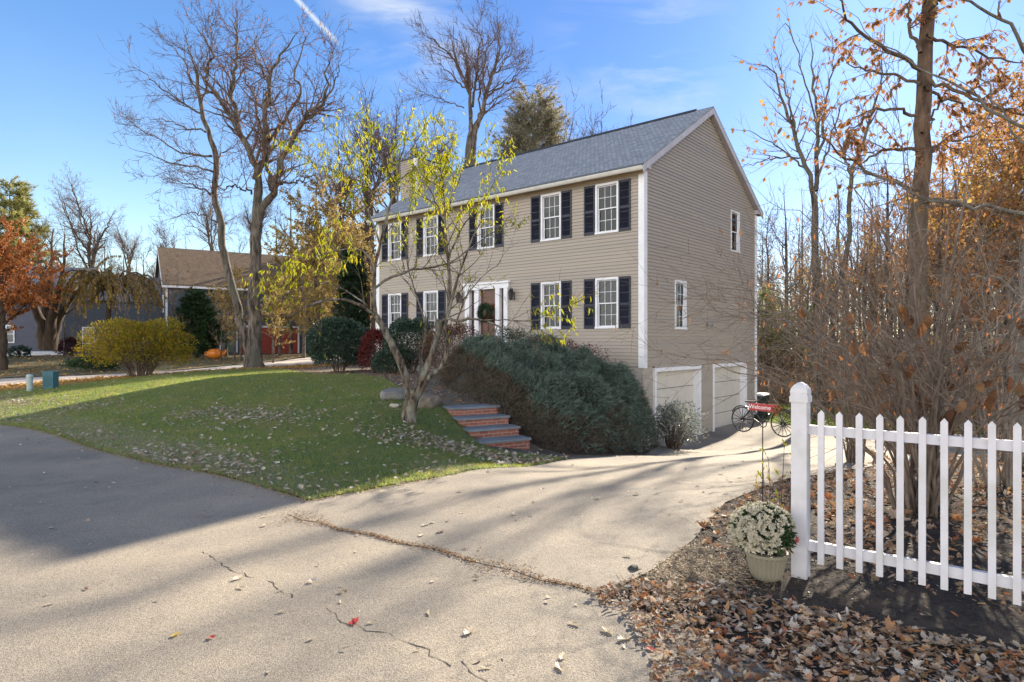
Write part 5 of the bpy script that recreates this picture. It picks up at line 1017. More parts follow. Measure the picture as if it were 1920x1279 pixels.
# --- the big many-stemmed shrub behind the fence
def fan_shrub(seed, loc, name, label, nst, h, sp, r, twig, leaf, nleaf, ll, base=.3, tpl=LEAF_E, low=.25):
    s = Sk(seed); rng = s.rng; l0 = np.array(loc, float); s.c0 = l0
    for i in range(nst):
        a = rng.uniform(0, 6.28); e = rng.uniform(.05, 1.0)**.7; hh = h*(1-.62*e**1.5)*rng.uniform(.75, 1.08); c_, s_ = math.cos(a), math.sin(a); b0 = l0+np.array([c_, s_, 0])*base*e*rng.uniform(.5, 1); x = sp*e
        s.limb([b0-np.array([0, 0, .1]), b0+np.array([c_*x*.10, s_*x*.10, hh*.30]), b0+np.array([c_*x*.42, s_*x*.42, hh*.72]), b0+np.array([c_*x*.8, s_*x*.8, hh*.96]), b0+np.array([c_*x*1.1, s_*x*1.1, hh*(1.0 if e > .5 else 1.1)])], [r*rng.uniform(.7, 1.4), r*.8, r*.55, r*.33, r*.12], 0, 14, .022)
    s.sprout(0, 1, 3.1, .25, 1, (h*.14, h*.34), (30, 75), .5, r*.42, .25, 8, .12, .012, .3, rmin=.0028)
    s.sprout(1, 2, 5.5, .1, 1, (h*.05, h*.13), (30, 70), .6, .0036, .5, 5, .13, .01, .3, rmin=.0022)
    root = finish(s, name, label, 'shrub', loc, [0], [1, 2], twig, twig, {0: 7, 1: 4, 2: 3})
    pp, tt = s.points([1, 2], nleaf, weight=lambda a: (a[:, 2] > low)); leaves('leaves', pp, np.array([0, 0, -1.0])+rng.normal(0, .28, (nleaf, 3)), rng.uniform(.6, 1.4, nleaf)*ll, rng.uniform(.35, .65, nleaf)*ll, leaf, rng, tpl, origin=loc, parent=root, roll=1)
    return root, s
SHB = pmat('shrub_stem_bark', (.09, .068, .052), (.21, .165, .13), 6, .9, bump=.5, bscale=30)
g = ground_at(1735, 6.1); bs, s = fan_shrub(121, g, 'viburnum_shrub', 'large many-stemmed bare shrub with curled brown leaves behind the white fence', 58, 3.9, 2.15, .0145, SHB, L_BROWN, 110, .075, base=.24)
n = 60; pp, tt = s.points([1, 2], n, weight=lambda a: (a[:, 2] > .7)*(a[:, 2] < 2.1)*(np.hypot(a[:, 0]-g[0], a[:, 1]-g[1]) < 1.15)*(a[:, 1] < g[1]+.3)); rr_ = s.rng
leaves('dry_leaves', pp, np.array([0, 0, -1.0])+rr_.normal(0, .3, (n, 3)), rr_.uniform(.12, .19, n), rr_.uniform(.06, .11, n), L_BROWN, rr_, _fan([(.08, .16), (.25, .36), (.50, .40), (.75, .24), (.92, .08)], .9), origin=g, parent=bs, roll=1)
fan_shrub(122, ground_at(1880, 7.4), 'bare_shrub', 'pale-twigged bare shrub behind the right end of the fence', 30, 2.7, 1.7, .012, TWIGG, L_RUST, 150, .08)
fan_shrub(123, ground_at(1610, 9.8), 'bare_shrub', 'bare twiggy shrub beside the driveway left of the large shrub', 30, 3.3, 2.0, .012, SHB, L_RUST, 130, .09)
# --- juniper on the bank: sprays over a lumpy mound
JP = np.array([(-1.25, 14.9), (-.55, 13.95), (.2, 13.2), (.9, 12.75), (1.7, 12.95), (2.5, 13.9), (3.25, 15.2), (3.62, 16.3), (3.35, 17.3), (2.2, 18.0), (.6, 19.0), (-1.2, 18.9), (-1.9, 17.4), (-1.75, 15.9)])
jb = resample(JP, .08)
def jheight(x, y):
    d = np.full(len(x), 1e9)
    for k in range(0, len(jb)): d = np.minimum(d, (x-jb[k, 0])**2+(y-jb[k, 1])**2)
    d = np.sqrt(d); a = np.stack([x, y, 0*x], 1)
    top = 1.02+.52*np.exp(-((x-3.0)**2+(y-16.0)**2)/1.5)-.35*np.exp(-((x+1.0)**2+(y-18.0)**2)/2)
    return top*(1-np.exp(-d/.26))*(1+.15*fluff(a, 5, 6, 2.2)+.13*fluff(a, 6, 6, 4.4)+.10*np.abs(fluff(a, 8, 6, 7.5))), d
rng = np.random.default_rng(131); jroot = thing('juniper', 'huge spreading blue-green juniper with browned lower side beside the brick steps', 'shrub', ground_at(1030, 15.4))
jl = np.array(jroot.location); m = 60000
q = np.stack([rng.uniform(-2.1, 3.8, m), rng.uniform(12.5, 19.2, m)], 1); q = q[in_poly(q[:, 0], q[:, 1], jb)]
hh, dd = jheight(q[:, 0], q[:, 1]); zg = zt(q[:, 0], q[:, 1])
# normal of the mound
e = .05; hx, _ = jheight(q[:, 0]+e, q[:, 1]); hy, _ = jheight(q[:, 0], q[:, 1]+e)
gxn = (hx+zt(q[:, 0]+e, q[:, 1])-hh-zg)/e; gyn = (hy+zt(q[:, 0], q[:, 1]+e)-hh-zg)/e; nn = np.stack([-gxn, -gyn, np.ones(len(q))], 1); steep = np.linalg.norm(nn, axis=1); nn /= steep[:, None]
keep = rng.uniform(size=len(q)) < np.clip(steep/3.2, .34, 1); q, hh, dd, zg, nn = q[keep], hh[keep], dd[keep], zg[keep], nn[keep]
pos = np.column_stack([q, zg+hh]); pos -= nn*rng.uniform(0, .16, len(q))[:, None]
a = np.stack([q[:, 0], q[:, 1], hh], 1); rel = hh/1.25
side = (q[:, 0]-.4)*.62+(q[:, 1]-15.0)*.30                                        # towards the garage (+) or the steps (-)
br = (.95*rel+.30*fluff(a, 9, 6, 1.6)+.14*fluff(a, 10, 6, 5)+.34*np.clip(side, -2, 1.6)) < .46
br |= (dd < .34) & (rng.uniform(size=len(q)) < np.where(side < 1.0, .6, .3))
jm = new_mesh('stems_core', np.zeros((0, 3)), []) if False else None
# inner mass of dead stems
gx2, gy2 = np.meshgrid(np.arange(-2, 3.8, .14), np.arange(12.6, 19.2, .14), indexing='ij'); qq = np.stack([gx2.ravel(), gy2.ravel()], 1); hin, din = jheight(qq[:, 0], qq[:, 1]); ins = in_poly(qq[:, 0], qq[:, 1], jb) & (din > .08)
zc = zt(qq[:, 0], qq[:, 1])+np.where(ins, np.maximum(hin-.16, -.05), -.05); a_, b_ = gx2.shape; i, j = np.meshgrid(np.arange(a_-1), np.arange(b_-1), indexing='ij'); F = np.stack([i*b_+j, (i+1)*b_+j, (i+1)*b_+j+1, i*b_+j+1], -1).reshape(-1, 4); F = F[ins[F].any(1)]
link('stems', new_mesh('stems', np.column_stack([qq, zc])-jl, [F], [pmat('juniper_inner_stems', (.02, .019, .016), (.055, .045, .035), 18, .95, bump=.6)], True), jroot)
for nm, msk, mt_, kk, ll, lw in (('foliage', ~br, L_TEAL, 12, .085, .018), ('dead_foliage', br, L_JBROWN, 9, .09, .010)):
    pz, nz_ = pos[msk], nn[msk]; k = len(pz); clump = np.stack([fluff(pz, 21+q_, 5, 4.5) for q_ in range(3)], 1); flow = nz_*.55+np.array([.35, -.35, .30])+.45*clump+rng.normal(0, .28, (k, 3)); flow /= np.linalg.norm(flow, axis=1, keepdims=True)
    tpos = np.repeat(pz, kk, 0)+np.repeat(flow, kk, 0)*(np.tile(np.linspace(0, 1, kk), k)*np.repeat(rng.uniform(.10, .25, k), kk))[:, None]+np.array([0, 0, -1.0])*(np.tile(np.linspace(0, 1, kk)**2, k)*.05)[:, None]; tdir = np.repeat(flow, kk, 0)*1.1+rng.normal(0, .42, (k*kk, 3))
    leaves(nm, tpos, tdir, rng.uniform(.6, 1.3, k*kk)*ll, lw, mt_, rng, NEEDLE, origin=jl, parent=jroot)
# ------------------------------------------------------------------ small things
def on_ground(u, v):
    """where the ray through a direction meets the terrain"""
    lo = 1.0; d = lo
    dx, dz = (u-UC)/FOC, (VC-v)/FOC
    while d < 120:
        if CAM_H+dz*d < Z(dx*d, d): break
        lo = d; d += .25
    for _ in range(24):
        m_ = (lo+d)/2
        if CAM_H+dz*m_ < Z(dx*m_, m_): d = m_
        else: lo = m_
    return np.array([dx*d, d, Z(dx*d, d)])
VINYL = pmat('white_vinyl', (.56, .55, .585), (.62, .61, .635), 2.5, .5, bump=.015, c3=(.49, .48, .465), scale3=4)
# picket fence
fx = np.array([.783, -.622, 0]); fn = np.array([-.622, -.783, 0]); fz = np.array([0, 0, 1.])
FB = np.array([2.03, 4.5, 0.0]); FB[2] = Z(2.03, 4.5)
fence = thing('picket_fence', 'white vinyl picket fence with a gothic-capped end post beside the mum pot', 'fence', FB)
def fT(V): return V[:, :1]*fx - V[:, 1:2]*fn + V[:, 2:3]*fz          # x along, y away from the camera
def fpost(a):
    m = MB(); m.box((a-.051, -.051, -.1), (a+.051, .051, 1.235), fT); p = m.build('post', VINYL, fence)
    m = MB(); pr = [(.060, 1.222), (.060, 1.262), (.054, 1.270), (.0565, 1.292), (.052, 1.318), (.036, 1.342), (.016, 1.357), (.0, 1.362)]
    k = len(pr); V = []
    for r_, z_ in pr:
        for sx, sy in ((-1, -1), (1, -1), (1, 1), (-1, 1)): V.append((a+sx*r_, sy*r_, z_))
    V = fT(np.array(V)); F = [(i*4+j, i*4+(j+1) % 4, i*4+4+(j+1) % 4, i*4+4+j) for i in range(k-1) for j in range(4)]+[(3, 2, 1, 0)]
    m.add(V, [np.array(F)]); m.build('post_cap', VINYL, p)
fpost(0); fpost(2.46)
for z0_, h_ in ((1.0, .062), (.188, .068)):
    m = MB(); m.box((.0515, -.005, z0_), (2.4085, .033, z0_+h_), fT); m.build('rail', VINYL, fence)
for k in range(20):
    a = .135+.1178*k+rnd.uniform(-.002, .002); ln_ = rnd.uniform(-.0035, .0035); m = MB(); wv_ = .0195; y0, y1 = -.028, -.0055
    zt_ = 1.148+rnd.uniform(-.002, .002); zb_ = .112+rnd.uniform(-.004, .004); q = np.array([(a-wv_, y0, zb_), (a+wv_, y0, zb_), (a+ln_+wv_, y0, zt_), (a+ln_, y0, zt_+.024), (a+ln_-wv_, y0, zt_)]); m.prism(fT(q), -(y1-y0)*fn); m.build('picket', VINYL, fence)
# potted mum
pc = on_ground(1437, 1083); pot = thing('flower_pot', 'ribbed beige pot of white mums standing at the fence post', 'flower pot', pc)
POTM = pmat('beige_pot', (.20, .18, .13), (.25, .225, .165), 5, .6)
m = MB(); segs = 96; V = []; prof = [(.088, 0, 0), (.096, .012, 0), (.104, .03, 1), (.132, .155, 1), (.136, .162, 0), (.143, .166, 0), (.143, .186, 0), (.130, .186, 0), (.122, .14, 0)]
for r_, z_, rib in prof:
    for q in range(segs):
        a = 2*math.pi*q/segs; rr_ = r_+(.0035*(1 if q % 4 < 2 else -1) if rib else 0); V.append((rr_*math.cos(a), rr_*math.sin(a), z_))
F = [(i*segs+j, i*segs+(j+1) % segs, (i+1)*segs+(j+1) % segs, (i+1)*segs+j) for i in range(len(prof)-1) for j in range(segs)]
m.add(np.array(V), [np.array(F), np.arange(segs)[::-1][None], ]); m.build('pot', POTM, pot, smooth=False)
m = MB(); m.lathe([(0, .145), (.121, .145)], 24); m.build('soil', M_MULCH, pot)
mum = thing('chrysanthemum', 'rounded white-flowered mum plant growing in the ribbed beige pot', 'flowers', pc+np.array([0, 0, .15]))
rng = np.random.default_rng(7); n = 2600; d = rng.normal(size=(n, 3)); d /= np.linalg.norm(d, axis=1, keepdims=True); d[:, 2] = np.where(d[:, 2] < -.5, -d[:, 2], d[:, 2]); ctr = np.array([-.035, -.02, .175]); rad = np.array([.215, .215, .19])
leaves('foliage', ctr+d*rad*rng.uniform(.45, .93, (n, 1)), d+rng.normal(0, .5, (n, 3)), rng.uniform(.025, .05, n), .02, leafmat('mum_leaf', [(.02, .045, .015), (.035, .07, .022), (.05, .085, .03)], .25), rng, LEAF_E, parent=mum)
n = 620; d = rng.normal(size=(n*3, 3)); d /= np.linalg.norm(d, axis=1, keepdims=True); d = d[(d[:, 2] > -.42) & ~((d[:, 0]*.6-d[:, 1]*.55-d[:, 2]*.15) > .62)][:n]; n = len(d)
pos = ctr+d*rad*rng.uniform(.92, 1.04, (n, 1)); K = 15; dd_ = np.repeat(d+rng.normal(0, .2, (n, 3)), K, 0); tang = rng.normal(size=(n*K, 3)); tang -= (tang*dd_).sum(1, keepdims=True)*dd_/(dd_**2).sum(1, keepdims=True); tang /= np.linalg.norm(tang, axis=1, keepdims=True)
leaves('blossoms', np.repeat(pos, K, 0), tang+dd_*rng.uniform(.0, .9, (n*K, 1)), rng.uniform(.016, .027, n*K), .0095, leafmat('white_petal', [(.62, .58, .46), (.72, .68, .58), (.68, .62, .46), (.58, .55, .44)], .35), rng, LEAF_D, parent=mum, up=None, roll=.4)
leaves('blossom_centres', pos+d*.004, d+rng.normal(0, .2, (n, 3)), .006, .009, leafmat('flower_centre', [(.45, .36, .08), (.5, .45, .2)], 0), rng, LEAF_D, parent=mum)
leaves('pink_blossoms', np.repeat(np.array([[.155, -.12, .14], [.165, -.11, .155]]), 14, 0), rng.normal(size=(28, 3))+np.array([.3, -.6, .2]), .022, .014, leafmat('pink_petal', [(.6, .12, .11), (.7, .2, .18)], .3), rng, LEAF_E, parent=mum)
# bicycle garden sign
sb = np.array(ground_at(1430, 6.1)); sign = thing('garden_sign', 'black bicycle garden sign with a red Welcome plate on a thin pole', 'garden sign', sb)
bx = np.array([.60, -.80, 0]); bn = np.array([-.80, -.60, 0])
def bT(a, z, o=0): return bx*a+np.array([0, 0, z])+bn*o
m = MB(); m.tube([bT(0, -.1), bT(0, .45), bT(0, .93)], .0055, 8); m.build('pole', BLACKM, sign)
for a in (-.215, .205):
    w_ = MB(); rw = .118; zc_ = .885; th = np.linspace(0, 2*np.pi, 33); w_.tube([bT(a+rw*math.cos(t), zc_+rw*math.sin(t)) for t in th], .0068, 6)
    wo = w_.build('wheel', BLACKM, sign)
    w_ = MB()
    for t in th[:-1:2]: w_.tube([bT(a+.014*math.cos(t), zc_+.014*math.sin(t)), bT(a+rw*math.cos(t), zc_+rw*math.sin(t))], [.0045, .0022], 4)
    w_.build('spokes', BLACKM, wo)
    w_ = MB(); w_.tube([bT(a, zc_, -.014), bT(a, zc_, .014)], .015, 10); w_.build('hub', BLACKM, wo)
m = MB()
for pts in ([(-.215, .885), (-.09, .90), (-.02, .86), (0, .87)], [(-.215, .885), (-.13, .99), (-.10, 1.03)], [(0, .87), (-.12, 1.02)], [(0, .87), (.15, 1.03)], [(-.12, 1.0), (.155, 1.0)], [(.205, .885), (.16, 1.0), (.145, 1.075)], [(.145, 1.075), (.11, 1.10), (.08, 1.09)], [(-.12, 1.02), (-.13, 1.06)]):
    m.tube([bT(*p) for p in pts], .0062, 6)
for a in (-.215, .205): m.tube([bT(a+.135*math.cos(t), .885+.135*math.sin(t)) for t in np.linspace(R(35), R(150), 9)], .006, 6)
m.tube([bT(.0+.035*math.cos(t), .865+.035*math.sin(t), -.008) for t in np.linspace(0, 6.283, 17)], .005, 6)
m.build('frame', BLACKM, sign)
m = MB(); q = [bT(-.165, 1.06, -.006), bT(-.075, 1.067, -.006), bT(-.075, 1.052, -.006), bT(-.165, 1.045, -.006)]; m.prism([bT(-.18, 1.07, .012), bT(-.08, 1.075, .006), bT(-.08, 1.06, .006), bT(-.18, 1.055, .012)], bn*-.03); m.build('saddle', BLACKM, sign)
m = MB(); m.prism([bT(-.135, .985, .008), bT(.135, .985, .008), bT(.135, 1.055, .008), bT(-.135, 1.055, .008)], bn*.006); pl = m.build('plate', pmat('red_plate', (.33, .022, .03), (.38, .03, .04), 9, .45), sign)
fc = bpy.data.curves.new('lettering', 'FONT'); fc.body = 'Welcome'; fc.size = .058; fc.align_x = 'CENTER'; fc.align_y = 'CENTER'; fc.extrude = .0008; fc.materials.append(pmat('white_lettering', (.8, .78, .75), None))
fo = bpy.data.objects.new('lettering_curve', fc); COL.objects.link(fo); me_ = bpy.data.meshes.new_from_object(fo.evaluated_get(bpy.context.evaluated_depsgraph_get())); bpy.data.objects.remove(fo); me_.name = 'lettering'; fo = link('lettering', me_, pl); fo.matrix_local = Matrix.Translation(bT(-.022, 1.02, .0155)) @ Matrix(((bx[0], 0, bn[0], 0), (bx[1], 0, bn[1], 0), (0, 1, 0, 0), (0, 0, 0, 1)))
rng = np.random.default_rng(8); n = 60; leaves('leaf_ornament', bT(.168, 1.01, .012)+rng.normal(0, .02, (n, 3)), rng.normal(size=(n, 3)), rng.uniform(.025, .045, n), .025, L_ORANGE, rng, LEAF_M, parent=sign)
# dried flower stalks by the post
pb = np.array(ground_at(1462, 5.6)); pl_ = thing('flower_stalks', 'thin dried garden stalks with a few yellow leaves beside the end post', 'plant', pb); s = Sk(21)
for a, b, h_ in ((-.10, .05, .52), (-.05, .1, .62), (.0, 0, .45), (.05, .06, .72), (.09, -.02, .55), (.13, .05, .66), (-.14, .0, .35)): s.limb([(a*.6, b, -.05), (a, b, h_*.5), (a*1.3, b, h_)], [.0045, .0035, .002], 0, 8, .006)
s.sprout(0, 1, 7, .35, 1, (.06, .16), (30, 65), .6, .0025, .5, 4, .1, .1, .2, rmin=.0015); link('stems', s.mesh('stems', [0, 1], {0: 5, 1: 3}, TWIG, (0, 0, 0)), pl_)
pp, tt = s.points([1], 46); leaves('leaves', pp, tt+s.rng.normal(0, .5, (46, 3)), s.rng.uniform(.025, .06, 46), .025, L_YG, s.rng, LEAF_E, parent=pl_)
# brick steps with bluestone treads
BRICK = base_mat('red_brick'); _m, _t, _b = BRICK; _tc = N(_t, 'ShaderNodeTexCoord'); _br = N(_t, 'ShaderNodeTexBrick', i_Scale=1.0, offset=.5)
for k, v in (('Color1', (.20, .062, .042, 1)), ('Color2', (.29, .10, .065, 1)), ('Mortar', (.27, .21, .18, 1)), ('Mortar Size', .008), ('Brick Width', .21), ('Row Height', .062)): _br.inputs[k].default_value = v
_t.links.new(_tc.outputs['UV'], _br.inputs['Vector']); _nz = N(_t, 'ShaderNodeTexNoise', i_Scale=40.0); _mx = N(_t, 'ShaderNodeMix', data_type='RGBA', blend_type='MULTIPLY'); _mx.inputs['Factor'].default_value = .6; _t.links.new(_br.outputs[0], _mx.inputs['A']); _t.links.new(_nz.outputs['Color'], _mx.inputs['B'])
_hs = N(_t, 'ShaderNodeHueSaturation', i_Value=1.5); _t.links.new(_mx.outputs['Result'], _hs.inputs['Color']); _t.links.new(_hs.outputs[0], _b.inputs['Base Color']); _b.inputs['Roughness'].default_value = .85; BRICK = _m
BLUEST = pmat('bluestone', (.13, .155, .18), (.19, .215, .24), 7, .75, bump=.2, bscale=25, c3=(.16, .165, .17), scale3=2)
sa = np.array([-.49, .872, 0]); sr = np.array([.872, .49, 0]); S0 = np.array([-.12, 12.32, -.43]); steps = thing('brick_steps', 'four red brick steps with bluestone treads going up beside the juniper', 'steps', S0)
def sT(V): return V[:, :1]*sr+V[:, 1:2]*sa+V[:, 2:3]*fz
for k in range(4):
    z0_ = .175*k; y0 = .43*k; m = MB(); m.box((-.55, y0+.025, z0_-.12 if k else -.2), (.55, y0+.6, z0_+.128), sT); ob = m.build('riser', BRICK, steps); set_uv(ob, lambda c: np.stack([c@sr+c@sa, c[:, 2]+.004], 1))
    m = MB(); m.box((-.575, y0-.01, z0_+.13), (.575, y0+.47, z0_+.178), sT); o = m.build('tread', BLUEST, steps); md = o.modifiers.new('bevel', 'BEVEL'); md.width = .006; md.segments = 2
# stones
def boulder(name, label, loc, sx, sy, sz, seed, mat_, rot=0):
    bm = bmesh.new(); bmesh.ops.create_icosphere(bm, subdivisions=4, radius=1); co = np.array([v.co[:] for v in bm.verts]); f = 1+.13*fluff(co, seed, 6, 2.2)+.05*fluff(co, seed+1, 6, 6); co = co*f[:, None]; co[:, 2] = np.clip(co[:, 2], -.6, .62+.1*fluff(co, seed+2, 4, 2)); co *= np.array([sx, sy, sz])
    for v, c in zip(bm.verts, co): v.co = c
    me = bpy.data.meshes.new(name); bm.to_mesh(me); bm.free(); me.materials.append(mat_); me.polygons.foreach_set('use_smooth', np.ones(len(me.polygons), bool)); o = link(name, me, None, loc, rot); return tag(o, label, 'rock')
ROCK = pmat('grey_granite', (.13, .125, .12), (.24, .23, .22), 5, .9, bump=.5, bscale=20, c3=(.10, .11, .085), scale3=2)
p = on_ground(742, 752); boulder('boulder', 'flat grey boulder left of the peach tree trunk', p+np.array([0, .3, .10]), .38, .3, .24, 3, ROCK, .4)
p = on_ground(797, 768); boulder('boulder', 'brownish boulder right of the peach tree trunk', p+np.array([0, .25, .12]), .24, .25, .26, 5, pmat('brown_stone', (.12, .10, .08), (.22, .19, .15), 5, .9, bump=.5), 1)
p = on_ground(739, 765); boulder('rock', 'small pale rock in front of the flat grey boulder', p+np.array([0, .05, .03]), .10, .08, .09, 8, pmat('pale_stone', (.32, .28, .23), (.42, .38, .32), 9, .9, bump=.4))
p = on_ground(1188, 1068); boulder('rock', 'small dark stone at the corner of the leaf bed and the road', p+np.array([0, 0, .01]), .035, .035, .03, 9, pmat('dark_stone', (.03, .03, .03), (.06, .06, .055), 9, .9))
# bin, utility boxes, pumpkin planter
bb = hworld(-.02, HD+.42, 0); bb[2] = Z(bb[0], bb[1]); bn_ = thing('trash_bin', 'dark wheeled bin with a pale lid at the far corner of the house', 'trash bin', bb, HROT)
m = MB(); V = np.array([(-.24, -.27, .06), (.24, -.27, .06), (.24, .27, .06), (-.24, .27, .06), (-.29, -.33, .98), (.29, -.33, .98), (.29, .33, .98), (-.29, .33, .98)]); m.add(V, [np.array([(0, 3, 2, 1), (4, 5, 6, 7), (0, 1, 5, 4), (1, 2, 6, 5), (2, 3, 7, 6), (3, 0, 4, 7)])])
o = m.build('body', pmat('dark_green_plastic', (.012, .02, .018), (.02, .03, .028), 6, .5), bn_); m = MB(); m.prism([(-.32, -.37, .985), (.32, -.37, .985), (.32, -.37, 1.02), (.25, -.37, 1.07), (-.25, -.37, 1.07), (-.32, -.37, 1.02)], (0, .74, 0)); m.build('lid', pmat('grey_lid', (.30, .31, .31), (.38, .38, .38), 6, .45), bn_)
for sx in (-.29, .29):
    m = MB(); m.lathe([(0, -.03), (.12, -.03), (.13, 0), (.12, .03), (0, .03)], 18, (0, 0, 0), axis=0); m.V = [v+np.array([sx, .28, .13]) for v in m.V]; m.build('wheel', BLACKM, bn_)
ub = np.array(ground_at(95, 20.9)); ut = thing('utility_box', 'blue-green utility pedestal at the lawn edge', 'utility box', ub)
m = MB(); V = []
for zz_, r_ in ((-.1, .165), (.05, .165), (.52, .172), (.54, .185), (.57, .185), (.59, .15)):
    for sx, sy in ((-1, -1), (1, -1), (1, 1), (-1, 1)): V.append((sx*r_, sy*r_*.8, zz_))
m.add(np.array(V), [np.array([(i*4+j, i*4+(j+1) % 4, i*4+4+(j+1) % 4, i*4+4+j) for i in range(5) for j in range(4)]+[(20, 21, 22, 23)])]); m.build('body', pmat('blue_green_paint', (.035, .12, .14), (.05, .15, .17), 4, .5), ut)
m = MB(); m.box((-.12, -.14, .1), (.12, -.133, .48)); m.build('panel', pmat('blue_green_panel', (.03, .105, .125), None, rough=.5), ut)
ub = np.array(ground_at(56, 20.4)); ut = thing('utility_post', 'pale grey-green utility post left of the blue-green pedestal', 'utility box', ub)
m = MB(); m.lathe([(.085, -.1), (.085, .46), (.10, .47), (.10, .50), (.085, .55), (.03, .57), (0, .57)], 16); m.build('body', pmat('pale_green_paint', (.30, .38, .36), (.36, .44, .42), 4, .5), ut)
m = MB(); m.lathe([(.0905, .08), (.0905, .10)], 16); m.build('band', pmat('post_band', (.2, .26, .25), None), ut)
pk = np.array(ground_at(404, 42)); pt = thing('pumpkin_planter', 'orange teapot-shaped planter in front of the red garage doors', 'planter', pk)
m = MB(); V = []; sg = 40; pr = [(.18, 0), (.40, .10), (.52, .28), (.50, .45), (.36, .60), (.16, .66), (.0, .63)]
for r_, z_ in pr:
    for q in range(sg): a = 2*math.pi*q/sg; rr_ = r_*(1+.05*math.cos(a*10)); V.append((rr_*math.cos(a), rr_*math.sin(a), z_))
ORP = pmat('orange_glaze', (.55, .15, .015), (.65, .22, .03), 4, .4); m.add(np.array(V), [np.array([(i*sg+j, i*sg+(j+1) % sg, (i+1)*sg+(j+1) % sg, (i+1)*sg+j) for i in range(6) for j in range(sg)])]); m.build('body', ORP, pt, smooth=True)
m = MB(); m.tube([(.42, 0, .28), (.62, 0, .36), (.72, 0, .58)], [.11, .08, .07], 10); m.build('spout', ORP, pt); m = MB(); m.tube([(-.45, 0, .45), (-.68, 0, .42), (-.68, 0, .24), (-.48, 0, .2)], .045, 8); m.build('handle', ORP, pt)
# wreath on the door
wp = hworld(-6.01, -.16, 2.62); wr = thing('wreath', 'round green wreath hanging on the front door', 'wreath', wp, HROT); rng = np.random.default_rng(12)
n = 2600; a = rng.uniform(0, 6.28, n); b = rng.uniform(0, 6.28, n); rr_ = .235+.085*rng.uniform(0, 1, n)**.5*np.cos(b); pos = np.stack([rr_*np.cos(a), .07*np.sin(b), rr_*np.sin(a)], 1)
leaves('greenery', pos, np.stack([np.cos(a)*np.cos(b), np.sin(b)-.2, np.sin(a)*np.cos(b)], 1)*.8+rng.normal(0, .5, (n, 3))+np.stack([-np.sin(a), 0*a, np.cos(a)], 1)*.6, rng.uniform(.06, .11, n), .014, leafmat('wreath_green', [(.02, .05, .02), (.03, .075, .03), (.015, .035, .018)], .15), rng, NEEDLE, parent=wr)
m = MB(); th = np.linspace(0, 2*np.pi, 25); m.tube([(.235*math.cos(t), 0, .235*math.sin(t)) for t in th], .03, 6); m.build('ring', TWIG, wr)
n = 70; a = rng.uniform(R(200), R(345), n); leaves('berries', np.stack([.25*np.cos(a), -.07+0*a, .25*np.sin(a)], 1)+rng.normal(0, .02, (n, 3)), rng.normal(size=(n, 3)), .03, .03, leafmat('red_berry', [(.35, .03, .02), (.4, .06, .03)], 0), rng, LEAF_D, parent=wr)

# ------------------------------------------------------------------ grass, fallen leaves, cracks
rng = np.random.default_rng(77)
def scatter(poly, n, weight=None):
    poly = np.asarray(poly); lo, hi = poly.min(0), poly.max(0); out_ = np.zeros((0, 2)); tries = 0
    while len(out_) < n and tries < 60:
        q = rng.uniform(lo, hi, (n*2, 2)); q = q[in_poly(q[:, 0], q[:, 1], poly)]
        if weight is not None: q = q[rng.uniform(size=len(q)) < weight(q[:, 0], q[:, 1])]
        out_ = np.vstack([out_, q]); tries += 1
    return out_[:n]
def dist_line(x, y, pts):
    d = np.full(len(x), 1e9); pts = resample(pts, .15, closed=False)
    for p in pts: d = np.minimum(d, (x-p[0])**2+(y-p[1])**2)
    return np.sqrt(d)
def lay(q, dz=.012): return np.column_stack([q, zt(q[:, 0], q[:, 1])+dz])
L_GRASS = leafmat('grass_blade', [(.10, .165, .075), (.14, .215, .085), (.08, .14, .07), (.20, .25, .09), (.12, .19, .08), (.25, .25, .13)], .66, through=(2.1, 1.85, 1.0))
L_STRAW = leafmat('straw_blade', [(.38, .37, .30), (.46, .45, .38), (.28, .28, .20), (.16, .20, .10)], .3)
def patchy(m, c):
    t = m.node_tree; tcn = N(t, 'ShaderNodeTexCoord'); nz_ = N(t, 'ShaderNodeTexNoise', i_Scale=1.5, i_Detail=6.0, i_Roughness=.7); t.links.new(tcn.outputs['Object'], nz_.inputs[0]); mr = N(t, 'ShaderNodeMapRange', i_1=.42, i_2=.68, i_3=0.0, i_4=.8); t.links.new(nz_.outputs[0], mr.inputs[0])
    rp = next(n for n in t.nodes if n.type == 'VALTORGB'); tg = [l.to_socket for l in rp.outputs[0].links]; mx = N(t, 'ShaderNodeMix', data_type='RGBA'); mx.inputs['B'].default_value = C4(c); t.links.new(mr.outputs[0], mx.inputs['Factor']); t.links.new(rp.outputs[0], mx.inputs['A'])
    for k in tg: t.links.new(mx.outputs['Result'], k)
patchy(L_GRASS, (.22, .22, .11))
wfar = lambda x, y: np.clip(9.5/np.maximum(y, 1), .15, 1)**1.6
def blades(name, q, h0, w0, mat_, lean=.55):
    n = len(q); sc = np.clip(q[:, 1]/9, 1, 3.0); ax = rng.normal(0, lean, (n, 3)); ax[:, 2] = 1
    return tag(link(name, leaves(name, lay(q), ax, rng.uniform(.6, 1.3, n)*h0*sc**.35, w0*sc, mat_, rng, NEEDLE)), kind='stuff')
blades('grass', scatter(LAWN, 240000, wfar), .040, .0055, L_GRASS)
qc = scatter(LAWN, 420, wfar); qc = np.repeat(qc, 16, 0)+rng.normal(0, .028, (420*16, 2)); blades('grass', qc, .078, .006, L_GRASS, .75)
qe = resample([(.25, 9.7), (-.9, 7.75), (-1.7, 6.95)]+ROAD_E[:-1], .006, closed=False); qe = qe+rng.normal(0, .05, qe.shape); blades('grass', qe, .05, .006, L_GRASS, .9)
edge = [(-.9, 7.75), (-1.7, 6.95)]+ROAD_E[:-1]
